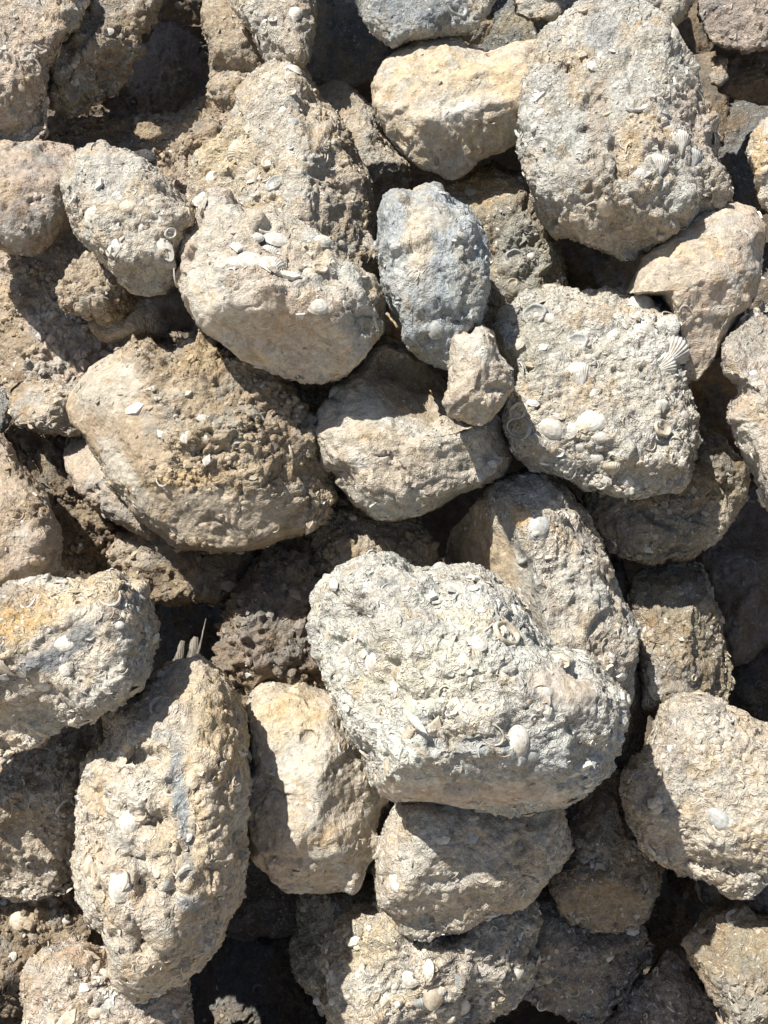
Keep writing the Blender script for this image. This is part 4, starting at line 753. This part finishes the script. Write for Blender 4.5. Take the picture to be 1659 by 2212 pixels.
stone('lower middle boulder under the largest pale one, mostly in its shadow', '865,1743 835,1793 818,1835 813,1885 815,1918 821,1956 850,1983 864,2012 893,2029 935,2020 997,2012 1052,1983 1101,1970 1135,1954 1178,1900 1212,1862 1228,1831 1220,1777 1207,1725 1100,1700 950,1700', .16, base='beige', two='pale', style='shelly', shell=.65, chips=.9, group=LIT, hf=.10, rnd=0, shells=12, white=.4,
      facets=[(880, 1850, .85, .6, -.1), (1000, 1850, .95, -.02, .12), (1080, 1960, .65, 0, .8), (1180, 1830, .8, -.6, .1)], tints=[(960, 1860, 70, 80, 0, 'grey', .6), (1000, 1960, 140, 30, -15, 'beige', .8)],
      spots=[('clamw', 853, 1907, 32, -20), ('curlp', 975, 1885, 34, 40), ('curlp', 1000, 1905, 34, -60), ('plate0w', 958, 1812, 24, 10), ('plate2g', 1020, 1812, 34, 20), ('curlg', 1040, 1880, 34, -60), ('ringc', 1130, 1750, 24, 0), ('ringw', 838, 1940, 19, 0)])
stone('bottom middle stone with a cluster of white clams in the sun', '712,2027 735,1993 768,1968 802,1962 818,1955 850,1975 893,2000 1000,1995 1060,1970 1110,1955 1143,1958 1160,1985 1158,2048 1164,2077 1145,2118 1116,2156 1083,2183 1058,2195 1037,2214 1005,2310 760,2310 722,2212 710,2185 708,2135 708,2068', .10, base='pale', two='cream', shell=1, chips=2, group=LIT, hf=.09, rnd=0, rough=1.3, shells=44, white=.6,
      facets=[(800, 2060, .85, .35, -.2), (860, 2120, .95, .0, .0), (1020, 2080, .9, -.35, .05), (1060, 2150, .7, -.3, .5)], tints=[(1040, 2070, 100, 90, 0, (.35, .30, .25), .4), (800, 2040, 60, 60, 0, (.47, .37, .22), .6)], bumps=[(940, 2080, 30, 60, 30, .01)],
      spots=[('clamw', 887, 2108, 40, 35), ('clamw', 924, 2095, 34, 80), ('clamc', 938, 2140, 50, 75), ('cockleg', 913, 2172, 40, 0), ('clamw', 830, 2160, 26, 0), ('cocklec', 965, 2200, 56, 5), ('clamw', 1000, 2190, 40, 100), ('plate0w', 768, 1995 + 40, 30, 0), ('plate1w', 1008, 2052, 16, 0), ('clamw', 1128, 2104, 26, 80), ('clamw', 1058, 2150, 24, 0), ('curlp', 815, 2080, 34, 60), ('curlp', 800, 2140, 34, -40)])
stone('pinkish gravelly stone in the bottom left, its face in the sun', '54,2114 67,2081 96,2052 125,2046 154,2037 183,2041 208,2063 240,2071 262,2110 320,2130 390,2110 400,2130 404,2164 412,2195 408,2310 66,2310 60,2180', .13, base='pink', two='cream', shell=.9, chips=5, csize=.75, clod=.5, group=LIT, hf=.07, rnd=0, rough=1.2, shells=30, white=.5, tints=[(180, 2060, 60, 25, 0, (.42, .30, .21), .7)], facets=[(200, 2160, .92, -.05, -.1)],
      spots=[('clamc', 210, 2180, 26, 40), ('plate0c', 145, 2200, 44, 40), ('plate1w', 185, 2135, 24, 0), ('clamg', 235, 2170, 26, 0)])
stone('small black pebble on the shaded shell gravel', '292,332 310,322 328,326 340,342 334,354 312,356 296,348', .115, style='plain', base=(.06, .06, .062), two=(.08, .08, .08), shell=0, chips=0, group='small pebbles', rnd=2, name='pebble', cat='pebble', res=.8)
stone('small brown pebble on the left gravel bank', '24,812 32,802 50,806 60,820 52,838 34,838', .085, style='plain', base=(.30, .21, .14), shell=.2, chips=0, group='small pebbles', name='pebble', cat='pebble', res=.8)
stone('small grey stone standing out of the gravel behind the small shell stone', '290,283 300,270 322,268 345,278 348,292 330,302 302,300', .105, style='crumbly', base='brown', clod=.6, shell=.3, chips=0, group='small pebbles', name='pebble', cat='pebble', res=.8)

# ---- weathered wood splinters in the pit
def splinter(label, pts, wid, level, col):
    """a split sliver of grey wood: ragged strip with thickness, along pts (traced), wid in traced units"""
    P = [place(x, y, level) for x, y in pts]; n = 26; V = []; k = 8; rg = np.random.default_rng(len(label))
    ln = np.linspace(0, 1, n); arr = np.array(P); seg = np.linspace(0, 1, len(arr))
    side = None
    for i, t in enumerate(ln):
        c = np.array([np.interp(t, seg, arr[:, a]) for a in range(3)]); w_ = np.interp(t, np.linspace(0, 1, len(wid)), wid) * PX / 2
        ax = arr[-1] - arr[0]; ax /= np.linalg.norm(ax); sd = np.cross(ax, FW); sd /= np.linalg.norm(sd); nn = np.cross(sd, ax)
        for j in range(k):
            a = j * 6.283 / k; r = w_ * (1 + .22 * math.sin(j * 2.4 + i * .35) + rg.uniform(-.10, .10))
            V.append(c + sd * math.cos(a) * r + nn * math.sin(a) * r * .45)
    C0 = V[0].copy(); V = np.array(V) - C0
    F4 = np.array([(i * k + j, i * k + (j + 1) % k, (i + 1) * k + (j + 1) % k, (i + 1) * k + j) for i in range(n - 1) for j in range(k)])
    F3 = np.array([(0, j, (j + 1) % k)[::-1] for j in range(1, k - 1)] + [((n - 1) * k, (n - 1) * k + j, (n - 1) * k + (j + 1) % k) for j in range(1, k - 1)])
    m = bpy.data.materials.get('weathered_wood')
    if not m:
        m = bpy.data.materials.new('weathered_wood'); m.use_nodes = True; nt = m.node_tree; b = nt.nodes['Principled BSDF']; b.inputs['Roughness'].default_value = .9
        geo = N(nt, 'ShaderNodeNewGeometry'); mp = N(nt, 'ShaderNodeMapping'); mp.inputs['Scale'].default_value = (900, 90, 90); nt.links.new(geo.outputs['Position'], mp.inputs[0])
        g = N(nt, 'ShaderNodeTexNoise'); g.inputs['Scale'].default_value = 1; g.inputs['Detail'].default_value = 4; nt.links.new(mp.outputs[0], g.inputs['Vector'])
        rp = N(nt, 'ShaderNodeValToRGB'); rp.color_ramp.elements[0].position = .35; rp.color_ramp.elements[0].color = (.09, .08, .065, 1); rp.color_ramp.elements[1].position = .65; rp.color_ramp.elements[1].color = (*col, 1)
        nt.links.new(g.outputs[0], rp.inputs[0]); nt.links.new(rp.outputs[0], b.inputs['Base Color'])
        bp = N(nt, 'ShaderNodeBump'); bp.inputs['Distance'].default_value = .002; nt.links.new(g.outputs[0], bp.inputs['Height']); nt.links.new(bp.outputs[0], b.inputs['Normal'])
    o = bpy.data.objects.new('wood_splinter', mesh_from('wood_splinter', V, F4, F3, m)); COL.objects.link(o); o.location = Vector(C0)
    o['label'] = label; o['category'] = 'wood splinter'; o['group'] = 'wood splinters in the pit'
splinter('broad grey wood splinter leaning in the pit, left one', [(378, 1450), (388, 1415), (396, 1384)], [20, 19, 15, 8], .10, (.27, .24, .20))
splinter('knobbly grey wood splinter in the pit under the thin spike', [(405, 1450), (417, 1410), (424, 1376)], [17, 18, 22, 9], .115, (.29, .26, .21))
splinter('thin pale spike of wood sticking up in the pit', [(424, 1430), (434, 1385), (445, 1336)], [5, 4, 3, 1], .12, (.29, .26, .21))

# ---- the pile goes on beyond the picture
def beyond():
    rg = np.random.default_rng(44)
    words = ['first', 'second', 'third', 'fourth', 'fifth', 'sixth', 'seventh', 'eighth', 'ninth']
    ring = [(x, -270, f'above the top edge, {words[k]} from the left', .08) for k, x in enumerate((620, 940, 1240, 1760))]
    ring[0] = (*ring[0][:3], .17)  # unseen stone raised to cast shade on the dark one below
    ring += [(-330, 60, 'beyond the left edge, beside the top corner', .06)]
    ring += [(x, 2480, f'below the bottom edge, {words[k]} from the left', .06) for k, x in enumerate(range(-200, 1900, 340))]
    ring += [(-300, y, f'beyond the left edge, {words[k]} from the top', .08) for k, y in enumerate((420, 800, 1130, 1560, 1880, 2200))]
    ring += [(1960, y, f'beyond the right edge, {words[k]} from the top', .08) for k, y in enumerate((200, 560, 900, 1240, 1560, 1900, 2240))]
    for i, (x, y, wh, z) in enumerate(ring):
        r = rg.uniform(150, 195); m = 11; x += rg.uniform(-30, 30); y += rg.uniform(-30, 30)
        pts = ' '.join(f'{x + r * rg.uniform(.8, 1.1) * math.cos(a):.0f},{y + r * .9 * rg.uniform(.8, 1.1) * math.sin(a):.0f}' for a in [k * 6.283 / m for k in range(m)])
        stone('stone of the pile ' + wh, pts, z, style='shelly' if i % 2 else 'plain', base=['beige', 'pink', 'grey', 'cream'][i % 4], chips=0, group='stones of the pile outside the picture', res=3.5, hb=.15, seed=100 + i)
    for lb, cx, cy, z in (('broad high stone far above the top left corner', -170, -700, .22), ('second high stone far above the top edge, right of the broad one', 260, -740, .21),  # added unseen stones, placed to block the sun from the deep hollows
                          ('high stone far above the largest right boulder', 1150, -570, .24)):
        pts = ' '.join(f'{cx + 190 * rg.uniform(.85, 1.1) * math.cos(k * .6283):.0f},{cy + 150 * rg.uniform(.85, 1.1) * math.sin(k * .6283):.0f}' for k in range(10))
        stone(lb, pts, z, style='plain', base='beige', chips=0, group='stones of the pile outside the picture', res=3, hf=.07, hb=.26)
beyond()
print('stones', len(ALL), 'chips', NCHIP[0], 'shells', NSH[0], 'verts', sum(len(s.V) for s in ALL))
